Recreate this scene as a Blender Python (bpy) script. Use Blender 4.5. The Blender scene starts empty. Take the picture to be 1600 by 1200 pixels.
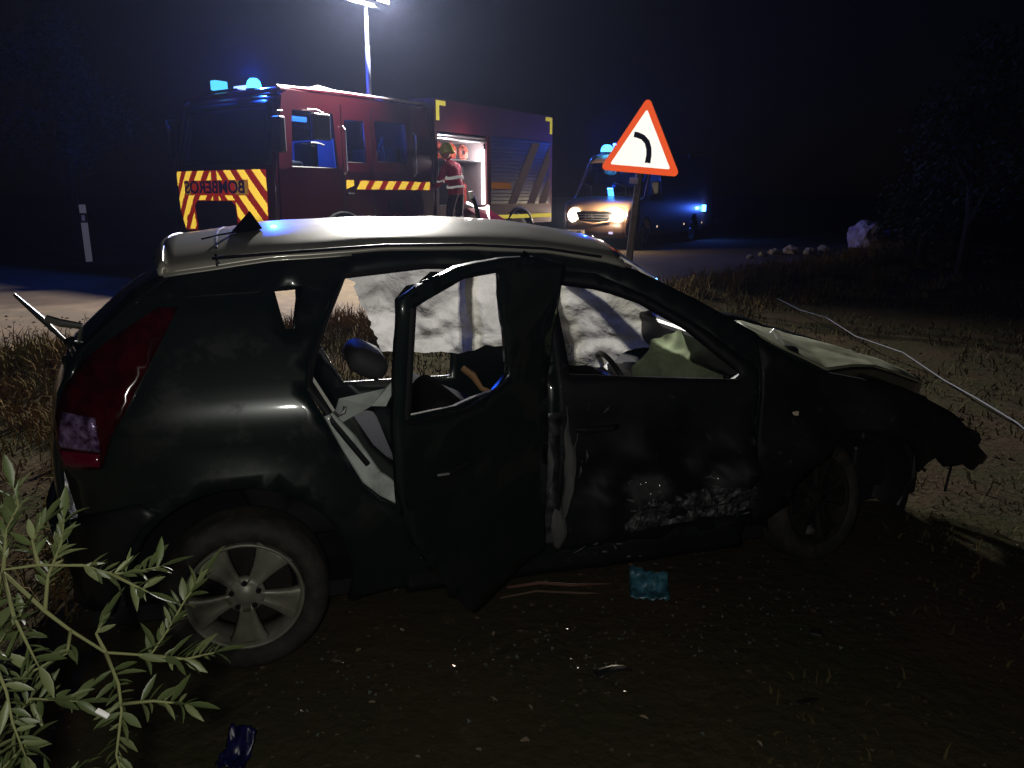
import bpy, bmesh, math, random
import numpy as np
from mathutils import Vector, Matrix, noise
from mathutils.geometry import delaunay_2d_cdt
R = math.radians
random.seed(7)
sc = bpy.context.scene
C = sc.collection

# ---------------------------------------------------------------- camera, world, exposure
cam_d = bpy.data.cameras.new("camera"); cam = bpy.data.objects.new("camera", cam_d); C.objects.link(cam)
cam.location = (0, 0, 1.63); cam.rotation_euler = (R(90 - 13.8), 0, 0)
cam_d.sensor_width = 36; cam_d.lens = 27; cam_d.clip_start = .05; cam_d.clip_end = 2000
cam_d.dof.use_dof = False
sc.camera = cam
w = bpy.data.worlds.new("World"); sc.world = w; w.use_nodes = True
nt = w.node_tree; bg = nt.nodes["Background"]
sky = nt.nodes.new("ShaderNodeTexSky"); sky.sky_type = 'NISHITA'; sky.sun_disc = False
sky.sun_elevation = R(3); sky.sun_rotation = R(200)
tint = nt.nodes.new("ShaderNodeMix"); tint.data_type = 'RGBA'; tint.blend_type = 'MULTIPLY'; tint.inputs[0].default_value = 1
tint.inputs[7].default_value = (.35, .35, 1, 1)
nt.links.new(sky.outputs[0], tint.inputs[6]); nt.links.new(tint.outputs[2], bg.inputs[0])
bg.inputs[1].default_value = 0.0009
sc.view_settings.view_transform = 'Standard'; sc.view_settings.look = 'None'
sc.view_settings.exposure = 0; sc.view_settings.gamma = 1; sc.view_settings.use_curve_mapping = False
cy = sc.cycles
cy.max_bounces = 6; cy.diffuse_bounces = 2; cy.glossy_bounces = 3; cy.transmission_bounces = 4; cy.transparent_max_bounces = 8
cy.volume_bounces = 0; cy.sample_clamp_indirect = 3; cy.use_denoising = True
cy.caustics_reflective = False; cy.caustics_refractive = False

FLOOD = 9500; TORCH = 53; BLUE = 700; HEAD = 500

def lamp(name, kind, loc, power, col, aim=None, size=.05, cone=60, blend=.5, parent=None):
    d = bpy.data.lights.new(name, kind); d.energy = power; d.color = col; d.shadow_soft_size = size
    if kind == 'SPOT': d.spot_size = R(cone); d.spot_blend = blend
    o = bpy.data.objects.new(name, d); C.objects.link(o); o.location = loc
    if parent: o.parent = parent
    if aim is not None:
        v = Vector(aim) - Vector(loc); o.rotation_euler = v.to_track_quat('-Z', 'Y').to_euler()
    return o
# the photographer's torch, held beside the phone: everything retroreflective answers to it
lamp("hand_torch", 'SPOT', (-.06, -.02, 1.66), TORCH, (1, .97, .88), (-.2, 6, .9), .03, 130, .6)

# ---------------------------------------------------------------- helpers
def cart(o, label=None, cat=None, group=None, kind=None):
    if label: o['label'] = label
    if cat: o['category'] = cat
    if group: o['group'] = group
    if kind: o['kind'] = kind
    return o
def thing(name, label, cat, loc=(0, 0, 0), rz=0, group=None):
    o = bpy.data.objects.new(name, None); C.objects.link(o); o.location = loc; o.rotation_euler = (0, 0, rz)
    o.empty_display_size = .1
    return cart(o, label, cat, group)
def obj(name, me, mat=None, parent=None, smooth=False, loc=None):
    if isinstance(me, bmesh.types.BMesh):
        m = bpy.data.meshes.new(name); me.to_mesh(m); me.free(); me = m
    if mat is not None and not me.materials:
        for q in (mat if isinstance(mat, (list, tuple)) else [mat]): me.materials.append(q)
    if smooth:
        me.polygons.foreach_set('use_smooth', [True] * len(me.polygons))
    o = bpy.data.objects.new(name, me); C.objects.link(o)
    if parent is not None: o.parent = parent
    if loc is not None: o.location = loc
    return o
def pyd(name, v, f, mat=None, parent=None, smooth=False):
    m = bpy.data.meshes.new(name); m.from_pydata([tuple(a) for a in v], [], f); m.update()
    return obj(name, m, mat, parent, smooth)

def mat(name, col, rough=.5, metal=0, spec=.5, nz=None, bump=None, coat=0, alpha=1, emit=None, es=0, trans=0, dirt=None):
    m = bpy.data.materials.new(name); m.use_nodes = True; t = m.node_tree; b = t.nodes['Principled BSDF']
    b.inputs['Base Color'].default_value = (*col, 1); b.inputs['Roughness'].default_value = rough
    b.inputs['Metallic'].default_value = metal; b.inputs['Specular IOR Level'].default_value = spec
    b.inputs['Coat Weight'].default_value = coat; b.inputs['Coat Roughness'].default_value = .06
    b.inputs['Alpha'].default_value = alpha; b.inputs['Transmission Weight'].default_value = trans
    if emit: b.inputs['Emission Color'].default_value = (*emit, 1); b.inputs['Emission Strength'].default_value = es
    tc = t.nodes.new('ShaderNodeTexCoord')
    def ns(scale, det=6, r=.6):
        n = t.nodes.new('ShaderNodeTexNoise'); n.inputs['Scale'].default_value = scale; n.inputs['Detail'].default_value = det
        n.inputs['Roughness'].default_value = r; t.links.new(tc.outputs['Object'], n.inputs['Vector']); return n
    last = None
    if nz:      # (scale, colour2, lo, hi)
        n = ns(nz[0]); rp = t.nodes.new('ShaderNodeMapRange'); rp.inputs[1].default_value = nz[2]; rp.inputs[2].default_value = nz[3]
        t.links.new(n.outputs['Fac'], rp.inputs[0])
        mx = t.nodes.new('ShaderNodeMix'); mx.data_type = 'RGBA'; mx.inputs[6].default_value = (*col, 1); mx.inputs[7].default_value = (*nz[1], 1)
        t.links.new(rp.outputs[0], mx.inputs[0]); last = mx.outputs[2]
        t.links.new(last, b.inputs['Base Color'])
    if dirt:    # (scale, colour, lo, hi, rough)
        n = ns(dirt[0], 8, .7); rp = t.nodes.new('ShaderNodeMapRange'); rp.inputs[1].default_value = dirt[2]; rp.inputs[2].default_value = dirt[3]
        t.links.new(n.outputs['Fac'], rp.inputs[0])
        mx = t.nodes.new('ShaderNodeMix'); mx.data_type = 'RGBA'; mx.inputs[6].default_value = (*col, 1); mx.inputs[7].default_value = (*dirt[1], 1)
        if last: t.links.new(last, mx.inputs[6])
        t.links.new(rp.outputs[0], mx.inputs[0]); t.links.new(mx.outputs[2], b.inputs['Base Color'])
        m2 = t.nodes.new('ShaderNodeMapRange'); m2.inputs[3].default_value = rough; m2.inputs[4].default_value = dirt[4]
        t.links.new(rp.outputs[0], m2.inputs[0]); t.links.new(m2.outputs[0], b.inputs['Roughness'])
    if bump:
        n = ns(bump[0], 5); bp = t.nodes.new('ShaderNodeBump'); bp.inputs['Strength'].default_value = bump[1]; bp.inputs['Distance'].default_value = bump[2] if len(bump) > 2 else .01
        t.links.new(n.outputs['Fac'], bp.inputs['Height']); t.links.new(bp.outputs[0], b.inputs['Normal'])
    return m
def retro(name, col, rough=.26, gain=1.0, base=.4):
    """retroreflective sheeting: sends light back the way it came, whoever looks and whatever shines"""
    m = bpy.data.materials.new(name); m.use_nodes = True; t = m.node_tree
    out = t.nodes['Material Output']; t.nodes.remove(t.nodes['Principled BSDF'])
    g = t.nodes.new('ShaderNodeBsdfGlossy'); g.inputs['Roughness'].default_value = rough; g.inputs['Color'].default_value = (*[c * gain for c in col], 1)
    ge = t.nodes.new('ShaderNodeNewGeometry'); t.links.new(ge.outputs['Incoming'], g.inputs['Normal'])
    d = t.nodes.new('ShaderNodeBsdfDiffuse'); d.inputs['Color'].default_value = (*[c * .8 for c in col], 1)
    mx = t.nodes.new('ShaderNodeMixShader'); mx.inputs[0].default_value = 1 - base
    t.links.new(d.outputs[0], mx.inputs[1]); t.links.new(g.outputs[0], mx.inputs[2]); t.links.new(mx.outputs[0], out.inputs[0])
    return m
def emis(name, col, s):
    m = bpy.data.materials.new(name); m.use_nodes = True; t = m.node_tree
    out = t.nodes['Material Output']; t.nodes.remove(t.nodes['Principled BSDF'])
    e = t.nodes.new('ShaderNodeEmission'); e.inputs[0].default_value = (*col, 1); e.inputs[1].default_value = s
    t.links.new(e.outputs[0], out.inputs[0]); return m
def cloth(name, col, tr=.5, bump=(30, .3, .01)):
    m = bpy.data.materials.new(name); m.use_nodes = True; t = m.node_tree
    out = t.nodes['Material Output']; t.nodes.remove(t.nodes['Principled BSDF'])
    d = t.nodes.new('ShaderNodeBsdfDiffuse'); tl = t.nodes.new('ShaderNodeBsdfTranslucent'); mx = t.nodes.new('ShaderNodeMixShader')
    tc = t.nodes.new('ShaderNodeTexCoord'); n = t.nodes.new('ShaderNodeTexNoise'); n.inputs['Scale'].default_value = bump[0]; n.inputs['Detail'].default_value = 6
    t.links.new(tc.outputs['Object'], n.inputs['Vector'])
    cr = t.nodes.new('ShaderNodeMix'); cr.data_type = 'RGBA'; cr.inputs[6].default_value = (*[c * .55 for c in col], 1); cr.inputs[7].default_value = (*col, 1)
    mr = t.nodes.new('ShaderNodeMapRange'); mr.inputs[1].default_value = .3; mr.inputs[2].default_value = .6
    t.links.new(n.outputs['Fac'], mr.inputs[0]); t.links.new(mr.outputs[0], cr.inputs[0])
    for s in (d, tl): t.links.new(cr.outputs[2], s.inputs['Color'])
    bp = t.nodes.new('ShaderNodeBump'); bp.inputs['Strength'].default_value = bump[1]; bp.inputs['Distance'].default_value = bump[2]
    t.links.new(n.outputs['Fac'], bp.inputs['Height'])
    for s in (d, tl): t.links.new(bp.outputs[0], s.inputs['Normal'])
    mx.inputs[0].default_value = tr; t.links.new(d.outputs[0], mx.inputs[1]); t.links.new(tl.outputs[0], mx.inputs[2]); t.links.new(mx.outputs[0], out.inputs[0])
    return m

def box(bm, x0, x1, y0, y1, z0, z1, bev=0):
    vs = [bm.verts.new((x, y, z)) for x in (x0, x1) for y in (y0, y1) for z in (z0, z1)]
    fs = [(0, 1, 3, 2), (4, 6, 7, 5), (0, 4, 5, 1), (2, 3, 7, 6), (0, 2, 6, 4), (1, 5, 7, 3)]
    fc = [bm.faces.new([vs[i] for i in f]) for f in fs]
    if bev:
        es = list({e for f in fc for e in f.edges}); bmesh.ops.bevel(bm, geom=es, offset=bev, segments=3, affect='EDGES', profile=.5)
    return bm
def bx(*a, bev=0): return box(bmesh.new(), *a, bev=bev)
def tube(bm, pts, rad, n=8, cap=True):
    pts = [Vector(p) for p in pts]; rads = rad if isinstance(rad, (list, tuple)) else [rad] * len(pts)
    rings = []; up = Vector((0, 0, 1))
    for i, p in enumerate(pts):
        d = (pts[min(i + 1, len(pts) - 1)] - pts[max(i - 1, 0)]).normalized()
        a = d.cross(up if abs(d.z) < .95 else Vector((1, 0, 0))).normalized(); b = d.cross(a)
        rings.append([bm.verts.new(p + (a * math.cos(k * 2 * math.pi / n) + b * math.sin(k * 2 * math.pi / n)) * rads[i]) for k in range(n)])
    for r0, r1 in zip(rings, rings[1:]):
        for k in range(n): bm.faces.new((r0[k], r0[(k + 1) % n], r1[(k + 1) % n], r1[k]))
    if cap:
        bm.faces.new(rings[0][::-1]); bm.faces.new(rings[-1])
    return bm
def lathe(bm, prof, n=48, axis='Y', close=False):
    """prof: (radius, offset along axis)"""
    rings = []
    for r, h in prof:
        ring = []
        for k in range(n):
            a = 2 * math.pi * k / n
            ring.append(bm.verts.new((r * math.cos(a), h, r * math.sin(a)) if axis == 'Y' else (r * math.cos(a), r * math.sin(a), h)))
        rings.append(ring)
    pr = list(zip(rings, rings[1:])) + ([(rings[-1], rings[0])] if close else [])
    for r0, r1 in pr:
        for k in range(n): bm.faces.new((r0[k], r1[k], r1[(k + 1) % n], r0[(k + 1) % n]))
    return bm
def cdt(outer, holes=(), grid=.06):
    """triangles of a polygon with holes, with inner grid points"""
    def dens(lp):
        o = []
        for i, a in enumerate(lp):
            b = lp[(i + 1) % len(lp)]; L = math.dist(a, b); k = max(1, int(L / grid))
            o += [(a[0] + (b[0] - a[0]) * j / k, a[1] + (b[1] - a[1]) * j / k) for j in range(k)]
        return o
    def inside(p, lp):
        c = False
        for i in range(len(lp)):
            (x1, y1), (x2, y2) = lp[i], lp[i - 1]
            if (y1 > p[1]) != (y2 > p[1]) and p[0] < (x2 - x1) * (p[1] - y1) / (y2 - y1) + x1: c = not c
        return c
    loops = [dens(outer)] + [dens(h) for h in holes]
    vs = []; es = []
    for lp in loops:
        s = len(vs); vs += lp; es += [(s + i, s + (i + 1) % len(lp)) for i in range(len(lp))]
    bd = list(vs)
    x0 = min(p[0] for p in outer); x1 = max(p[0] for p in outer); y0 = min(p[1] for p in outer); y1 = max(p[1] for p in outer)
    x = x0 + grid / 2
    while x < x1:
        y = y0 + grid / 2
        while y < y1:
            if inside((x, y), outer) and not any(inside((x, y), h) for h in holes) and min((x - a) ** 2 + (y - b) ** 2 for a, b in bd) > (grid * .45) ** 2:
                vs.append((x, y))
            y += grid
        x += grid
    r = delaunay_2d_cdt([Vector(v) for v in vs], es, [], 0, 1e-6)
    pts = [tuple(p) for p in r[0]]; tr = []
    for f in r[2]:
        c = (sum(pts[i][0] for i in f) / len(f), sum(pts[i][1] for i in f) / len(f))
        if inside(c, loops[0]) and not any(inside(c, h) for h in loops[1:]): tr.append(list(f))
    return pts, tr
def panel(name, outer, holes, fn, mt, parent=None, thick=.02, grid=.06, off=-1, smooth=True):
    """a sheet cut to an outline, bent by fn(a,b)->xyz and given thickness"""
    pts, tr = cdt(outer, holes, grid)
    o = pyd(name, [fn(*p) for p in pts], tr, mt, parent, smooth)
    if thick:
        s = o.modifiers.new('thickness', 'SOLIDIFY'); s.thickness = thick; s.offset = off; s.use_even_offset = False
    return o
def grid_sheet(name, nu, nv, fn, mt, parent=None, thick=0, smooth=True):
    v = [fn(i / nu, j / nv) for i in range(nu + 1) for j in range(nv + 1)]
    f = [(i * (nv + 1) + j, (i + 1) * (nv + 1) + j, (i + 1) * (nv + 1) + j + 1, i * (nv + 1) + j + 1) for i in range(nu) for j in range(nv)]
    o = pyd(name, v, f, mt, parent, smooth)
    if thick:
        s = o.modifiers.new('thickness', 'SOLIDIFY'); s.thickness = thick; s.offset = 0
    return o
def prism(name, poly, fn, d0, d1, mt, parent=None):
    """flat polygon given real depth between d0 and d1: fn(a,b,d)->xyz"""
    n = len(poly); v = [fn(a, b, d0) for a, b in poly] + [fn(a, b, d1) for a, b in poly]
    f = [list(range(n))[::-1], list(range(n, 2 * n))] + [(i, (i + 1) % n, n + (i + 1) % n, n + i) for i in range(n)]
    return pyd(name, v, f, mt, parent)
def clip(poly, lim):
    """Sutherland-Hodgman of poly by convex counter-clockwise lim"""
    out = poly
    for i in range(len(lim)):
        a, b = lim[i], lim[(i + 1) % len(lim)]
        side = lambda p: (b[0] - a[0]) * (p[1] - a[1]) - (b[1] - a[1]) * (p[0] - a[0])
        res = []
        for j in range(len(out)):
            p, q = out[j], out[(j + 1) % len(out)]; sp, sq = side(p), side(q)
            if sp >= 0: res.append(p)
            if (sp >= 0) != (sq >= 0):
                t = sp / (sp - sq); res.append((p[0] + (q[0] - p[0]) * t, p[1] + (q[1] - p[1]) * t))
        out = res
        if not out: return []
    return out
def lerp(x, tab):
    if x <= tab[0][0]: return tab[0][1]
    for (a, b), (c, d) in zip(tab, tab[1:]):
        if x <= c: return b + (d - b) * (x - a) / (c - a)
    return tab[-1][1]
def fbm(x, y, z=0, s=1.0, o=4): return noise.fractal(Vector((x * s, y * s, z * s)), 1.0, 2.0, o)

# ---------------------------------------------------------------- materials
PAINT = mat('dark_green_paint', (.010, .017, .016), .3, .25, .5, coat=.8, dirt=(5, (.018, .017, .014), .5, .8, .65))
CRUSH = mat('scraped_dark_paint', (.006, .007, .009), .62, .1, .35, coat=.05, dirt=(14, (.05, .05, .05), .6, .75, .6))
ROOF = mat('pale_roof_paint', (.5, .49, .42), .33, .35, .5, coat=.6, nz=(3, (.42, .41, .35), .4, .6), bump=(60, .05, .002))  # much paler than the side paint
SILV = mat('silver_inner_metal', (.8, .86, .82), .3, .2, .7, coat=.5, nz=(9, (.42, .47, .44), .45, .7))
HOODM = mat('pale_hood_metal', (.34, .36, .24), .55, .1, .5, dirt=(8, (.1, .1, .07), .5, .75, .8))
BLACKP = mat('black_plastic', (.012, .012, .013), .45, bump=(200, .2, .001))
BLACKS = mat('black_smooth_trim', (.01, .01, .012), .35)
RUBBER = mat('tyre_rubber', (.02, .02, .019), .75, bump=(120, .3, .002), dirt=(14, (.06, .05, .035), .45, .7, .9))
ALLOY = mat('worn_alloy', (.27, .27, .225), .45, .35, .5, nz=(10, (.17, .165, .12), .4, .7), bump=(90, .1, .001))
STEEL = mat('dull_steel', (.25, .25, .25), .4, .8)
SEATM = mat('dark_seat_fabric', (.02, .02, .022), .95, 0, .02, bump=(300, .3, .001))
LINER = mat('grey_interior_plastic', (.1, .11, .105), .5)
TAN = mat('tan_strap', (.4, .22, .1), .7)
GLASSD = mat('dark_tinted_glass', (.01, .014, .013), .06, 0, .6, coat=1)
REDL = mat('red_lamp_lens', (.05, .002, .004), .15, 0, .4, coat=.6, nz=(14, (.02, .0015, .002), .4, .6))
CLEARL = mat('clear_purple_lamp_lens', (.3, .2, .42), .15, .3, .5, coat=1, nz=(30, (.05, .02, .06), .4, .6), bump=(70, .5, .004))
BAG = cloth('airbag_nylon', (.5, .49, .44), .55, (3.2, 1.0, .1))
BAGG = cloth('greenish_airbag_nylon', (.45, .54, .34), .5, (8, .3, .02))
WHITEB = mat('white_splinter', (.75, .75, .68), .5)

def thin_glass(name, col, alpha):
    m = bpy.data.materials.new(name); m.use_nodes = True; t = m.node_tree
    out = t.nodes['Material Output']; t.nodes.remove(t.nodes['Principled BSDF'])
    tr = t.nodes.new('ShaderNodeBsdfTransparent'); tr.inputs[0].default_value = (*col, 1)
    g = t.nodes.new('ShaderNodeBsdfGlossy'); g.inputs['Roughness'].default_value = .04
    fr = t.nodes.new('ShaderNodeFresnel'); fr.inputs[0].default_value = 1.5
    mx = t.nodes.new('ShaderNodeMixShader'); t.links.new(fr.outputs[0], mx.inputs[0])
    t.links.new(tr.outputs[0], mx.inputs[1]); t.links.new(g.outputs[0], mx.inputs[2]); t.links.new(mx.outputs[0], out.inputs[0])
    return m
WINGL = thin_glass('tinted_window_glass', (.35, .45, .55), 1)

# ================================================================= SETTING
EDGE = [(-60, -20), (-22, -3), (-10, 3.6), (-4.4, 7.1), (-.5, 9.6), (3.6, 13.3), (8, 18.6), (14, 27), (26, 44), (60, 90)]
FAR = [(-60, -4), (-24, 9.5), (-13.5, 14.6), (-8.6, 17.0), (-5.0, 19.6), (-2.0, 23.3), (1.0, 28.5), (6, 37), (18, 56), (52, 102)]
def dist_edge(x, y, L=EDGE):
    best = 1e9; sg = 1
    for (ax, ay), (bx_, by) in zip(L, L[1:]):
        dx, dy = bx_ - ax, by - ay; t = max(0, min(1, ((x - ax) * dx + (y - ay) * dy) / (dx * dx + dy * dy)))
        d = math.hypot(x - ax - t * dx, y - ay - t * dy)
        if d < best: best = d; sg = 1 if (dx * (y - ay) - dy * (x - ax)) < 0 else -1
    return best * sg
def gz(x, y):
    d = dist_edge(x, y)
    n = .5 * fbm(x, y, 0, .5) + .25 * fbm(x, y, 3, 2.3)
    if d < 0:
        df = dist_edge(x, y, FAR)
        if df > 0: return .2
        return .2 + min(1, -df / 2) * (.12 + .08 * n)
    k = min(1, d / 2.4); k = k * k * (3 - 2 * k)
    b = .07 * math.exp(-((d - .55) / .4) ** 2)
    z = .2 * (1 - k) + b + n * .07 * min(1, d / .8)
    r = math.hypot(x - .5, y - 2.9)
    return z * (1 if r > 3 else .35 + .65 * max(0, (r - 1.5) / 1.5)) if r < 3 else z
# graded grid so the near ground is fine and the far ground reaches the horizon
def ticks(lim, fine, n):
    t = [0.0]; st = fine
    while t[-1] < lim:
        t.append(t[-1] + st)
        if t[-1] > n: st *= 1.14
    return t
xs = ticks(900, .11, 5.5); xs = sorted([-a for a in xs[1:]] + xs)
ys = ticks(900, .11, 14); yb = ticks(60, .3, 1.5); ys = sorted([-a for a in yb[1:]] + ys)
gv = [(x, y, gz(x, y) if abs(x) < 70 and -25 < y < 110 else (0 if dist_edge(x, y) > 0 else .2)) for x in xs for y in ys]
ny = len(ys); gf = [(i * ny + j, (i + 1) * ny + j, (i + 1) * ny + j + 1, i * ny + j + 1) for i in range(len(xs) - 1) for j in range(ny - 1)]
SOIL = mat('dark_soil', (.062, .047, .031), 1, 0, .0, nz=(1.3, (.045, .044, .025), .4, .6), dirt=(9, (.09, .068, .046), .55, .8, .95), bump=(17, .55, .03))
cart(pyd('ground', gv, gf, SOIL, smooth=True), kind='structure')
ASPH = mat('worn_asphalt', (.115, .083, .055), .95, 0, .1, nz=(.7, (.075, .06, .042), .35, .65), dirt=(3, (.15, .11, .07), .5, .75, .95), bump=(150, .5, .006))
def strip(name, A, B, z, m, kind='structure'):
    v = []; 
    for (a, b) in zip(A, B): v += [(a[0], a[1], z), (b[0], b[1], z)]
    return cart(pyd(name, v, [(2 * i, 2 * i + 1, 2 * i + 3, 2 * i + 2) for i in range(len(A) - 1)], m), kind=kind)
def offs(L, d):
    o = []
    for i, p in enumerate(L):
        a = L[max(0, i - 1)]; b = L[min(len(L) - 1, i + 1)]; dx, dy = b[0] - a[0], b[1] - a[1]; n = math.hypot(dx, dy)
        o.append((p[0] - dy / n * d, p[1] + dx / n * d))
    return o
def ragged(L, d, amp):
    o = []
    for a, b in zip(L, L[1:]):
        k = max(2, int(math.dist(a, b) / .35))
        for j in range(k):
            x = a[0] + (b[0] - a[0]) * j / k; y = a[1] + (b[1] - a[1]) * j / k; o.append((x, y))
    o.append(L[-1]); return o
E1 = ragged(EDGE, 0, 0)
def nearest_far(p):
    best = None
    for (ax, ay), (bx_, by) in zip(FAR, FAR[1:]):
        dx, dy = bx_ - ax, by - ay; t = max(0, min(1, ((p[0] - ax) * dx + (p[1] - ay) * dy) / (dx * dx + dy * dy)))
        q = (ax + t * dx, ay + t * dy); d = math.dist(p, q)
        if best is None or d < best[0]: best = (d, q)
    return best[1]
E1r = [(x + fbm(x, y, 1, 1.7) * .12, y - fbm(x, y, 9, 1.7) * .12) for x, y in E1]
strip('road', E1r, [nearest_far(p) for p in E1], .24, ASPH)
# ---- dry grass
STRAW = [mat('dry_straw_grass', (.17, .11, .055), 1, 0, 0, nz=(3, (.11, .1, .04), .4, .65)),
         mat('dull_olive_grass', (.065, .06, .028), 1, 0, 0, nz=(4, (.12, .095, .045), .4, .65))]
def blades(name, pts, mt, label):
    v = []; f = []
    for (x, y, h, lean) in pts:
        a = random.uniform(0, 6.283); wd = random.uniform(.0025, .006) * (1 + math.hypot(x, y) * .06); z = gz(x, y) - .01
        dx, dy = math.cos(a) * wd, math.sin(a) * wd; b = random.uniform(0, 6.283); l = lean * h
        mx_, my = x + math.cos(b) * l * .35, y + math.sin(b) * l * .35; tx, ty = x + math.cos(b) * l, y + math.sin(b) * l
        s = len(v); v += [(x - dx, y - dy, z), (x + dx, y + dy, z), (mx_ + dx * .7, my + dy * .7, z + h * .6), (mx_ - dx * .7, my - dy * .7, z + h * .6), (tx, ty, z + h * (1 - .25 * lean))]
        f += [(s, s + 1, s + 2, s + 3), (s + 3, s + 2, s + 4)]
    o = pyd(name, v, f, mt); cart(o, label, 'grass', kind='stuff'); return o
def in_car(x, y):
    dx, dy = x + .916, y - 2.38; s = dx * .9613 + dy * .2756; ww = -dx * .2756 + dy * .9613
    return -.65 < s < 3.0 and -.05 < ww < 1.85
verge = []
for _ in range(700):     # clumps along the verge
    i = random.random(); t = random.uniform(-9, 14); 
    k = [j for j in range(len(EDGE) - 1) if EDGE[j][0] <= t < EDGE[j + 1][0]][0]
    a, b = EDGE[k], EDGE[k + 1]; u = (t - a[0]) / (b[0] - a[0]); yy = a[1] + (b[1] - a[1]) * u
    d = abs(random.gauss(0, 1.0)) + .05
    nx, ny_ = (b[1] - a[1]), -(b[0] - a[0]); n = math.hypot(nx, ny_); cx, cy_ = t + nx / n * d, yy + ny_ / n * d
    if in_car(cx, cy_): continue
    hh = random.uniform(.08, .3) * (1.3 if d < 1 else .8)
    for q in range(random.randint(25, 60)):
        verge.append((cx + random.gauss(0, .11), cy_ + random.gauss(0, .11), hh * random.uniform(.4, 1.1), random.uniform(.1, .8)))
for _ in range(260):
    cx, cy_ = random.uniform(-5.2, -1.6), random.uniform(2.6, 7)
    if in_car(cx, cy_) or dist_edge(cx, cy_) < .1: continue
    for q in range(random.randint(20, 45)): verge.append((cx + random.gauss(0, .1), cy_ + random.gauss(0, .1), random.uniform(.06, .22), random.uniform(.3, 1)))
blades('verge_grass', verge, STRAW[0], 'dry straw coloured grass growing thickly along the road verge')
fld = []
for _ in range(26000):
    y = random.uniform(1.2, 15) ; x = random.uniform(-.8 * y - 1, .8 * y + 1.5)
    if in_car(x, y) or dist_edge(x, y) < .3: continue
    dens = fbm(x, y, 5, .8)
    near = math.hypot(x - 1, y - 2)
    if dens < (.12 if y < 3 and x < 2.3 else -.25): continue
    fld.append((x, y, random.uniform(.015, .07) * (1 if y < 4 else 1.7), random.uniform(.3, 1.1)))
blades('field_grass', fld, STRAW[1], 'sparse short dry grass over the dark field')
# soil crumbs and litter
v = []; f = []
for _ in range(3600):
    y = random.uniform(1.1, 9); x = random.uniform(-.75 * y - .4, .75 * y + .8)
    r = random.uniform(.003, .013) * (.55 + y * .15); z = gz(x, y) if dist_edge(x, y) > 0 else .24
    s = len(v); o = [Vector((random.gauss(0, 1), random.gauss(0, 1), random.gauss(0, 1))).normalized() for _ in range(1)]
    base = [(1, 0, 0), (0, 1, 0), (-1, 0, 0), (0, -1, 0), (0, 0, 1), (0, 0, -1)]
    v += [(x + a * r * random.uniform(.6, 1.4), y + b * r * random.uniform(.6, 1.4), z + r * .3 + c * r * random.uniform(.4, .8)) for a, b, c in base]
    f += [(s, s + 1, s + 4), (s + 1, s + 2, s + 4), (s + 2, s + 3, s + 4), (s + 3, s, s + 4), (s + 1, s, s + 5), (s + 2, s + 1, s + 5), (s + 3, s + 2, s + 5), (s, s + 3, s + 5)]
cart(pyd('soil_crumbs', v, f, mat('soil_crumb', (.11, .085, .06), 1, 0, 0, nz=(2, (.06, .048, .035), .4, .6))), 'brown soil crumbs and gravel scattered over the field', 'gravel', kind='stuff')

# ---- haze : added scattering volume, stands in for lens glare round the lamps
hz = obj('glare_volume', bx(-45, 45, -8, 62, -1.5, 9.5), None); hm = bpy.data.materials.new('thin_lens_glare'); hm.use_nodes = True; t = hm.node_tree
t.nodes.remove(t.nodes['Principled BSDF']); pv = t.nodes.new('ShaderNodeVolumePrincipled'); pv.inputs['Density'].default_value = .00046
pv.inputs['Color'].default_value = (.54, .63, 1, 1); pv.inputs['Anisotropy'].default_value = .76
t.links.new(pv.outputs[0], t.nodes['Material Output'].inputs['Volume']); hz.data.materials.append(hm); cart(hz, kind='stuff')
cart(hz, 'thin added volume imitating lens glare around the lamps', 'glare_volume')

# ================================================================= THE WRECKED CAR  (local: x along car, y inwards, z up)
car = thing('wrecked_car', 'wrecked dark hatchback with pale roof, torn-open side doors and crushed bonnet, in the foreground', 'car', (-.916, 2.38, 0), R(16))
CW = 1.74
def W(s, z):
    w_ = .02 + .05 * max(0, abs(z - .68) - .12) ** 1.4 / .3
    if z > .95: w_ += (z - .95) * .33 + max(0, z - 1.3) * .35
    if s < -.15: w_ += ((-.15 - s) / .42) ** 2.2 * .13
    if s > 2.7: w_ += ((s - 2.7) / .6) ** 2 * .16
    if -.45 < s < .5 and z < .75:      # wheel-arch flare
        w_ -= .022 * math.exp(-((math.hypot(s, z - .32) - .37) / .07) ** 2)
    if z > .2: w_ -= .01 * math.exp(-((z - .905 + .03 * s) / .014) ** 2)   # waist crease
    return w_
def S(s, z, o=0): return (s, W(s, z) + o, z)
def SF(s, z, o=0): return (s, CW - W(s, z) - o, z)
def arc(cx, cz, r, a0, a1, n): return [(cx + r * math.cos(R(a0 + (a1 - a0) * i / n)), cz + r * math.sin(R(a0 + (a1 - a0) * i / n))) for i in range(n + 1)]
roofline = [(-.13, 1.405), (.16, 1.435), (.55, 1.455), (.85, 1.452), (1.13, 1.435), (1.35, 1.40), (1.53, 1.345), (1.78, 1.22), (1.99, 1.10), (2.06, 1.03)]
rear_prof = [(-.5, .62), (-.53, .8), (-.5, 1.0), (-.44, 1.16), (-.28, 1.33)]
outer = roofline + [(2.02, .9), (1.99, .6), (1.97, .24), (.52, .22)] + arc(0, .32, .37, -18, 180, 16) + [(-.44, .34), (-.5, .42)] + rear_prof
hole_rear = [(.40, 1.36), (.7, 1.385), (1.08, 1.375), (1.09, .95), (1.07, .33), (.62, .31), (.58, .50), (.55, .55), (.48, .59), (.42, .65), (.36, .77), (.30, .90), (.25, 1.0), (.265, 1.08), (.33, 1.22)]
hole_front = [(1.16, 1.365), (1.35, 1.335), (1.55, 1.245), (1.78, 1.11), (1.96, .95), (1.95, .6), (1.93, .32), (1.15, .32)]
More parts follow.
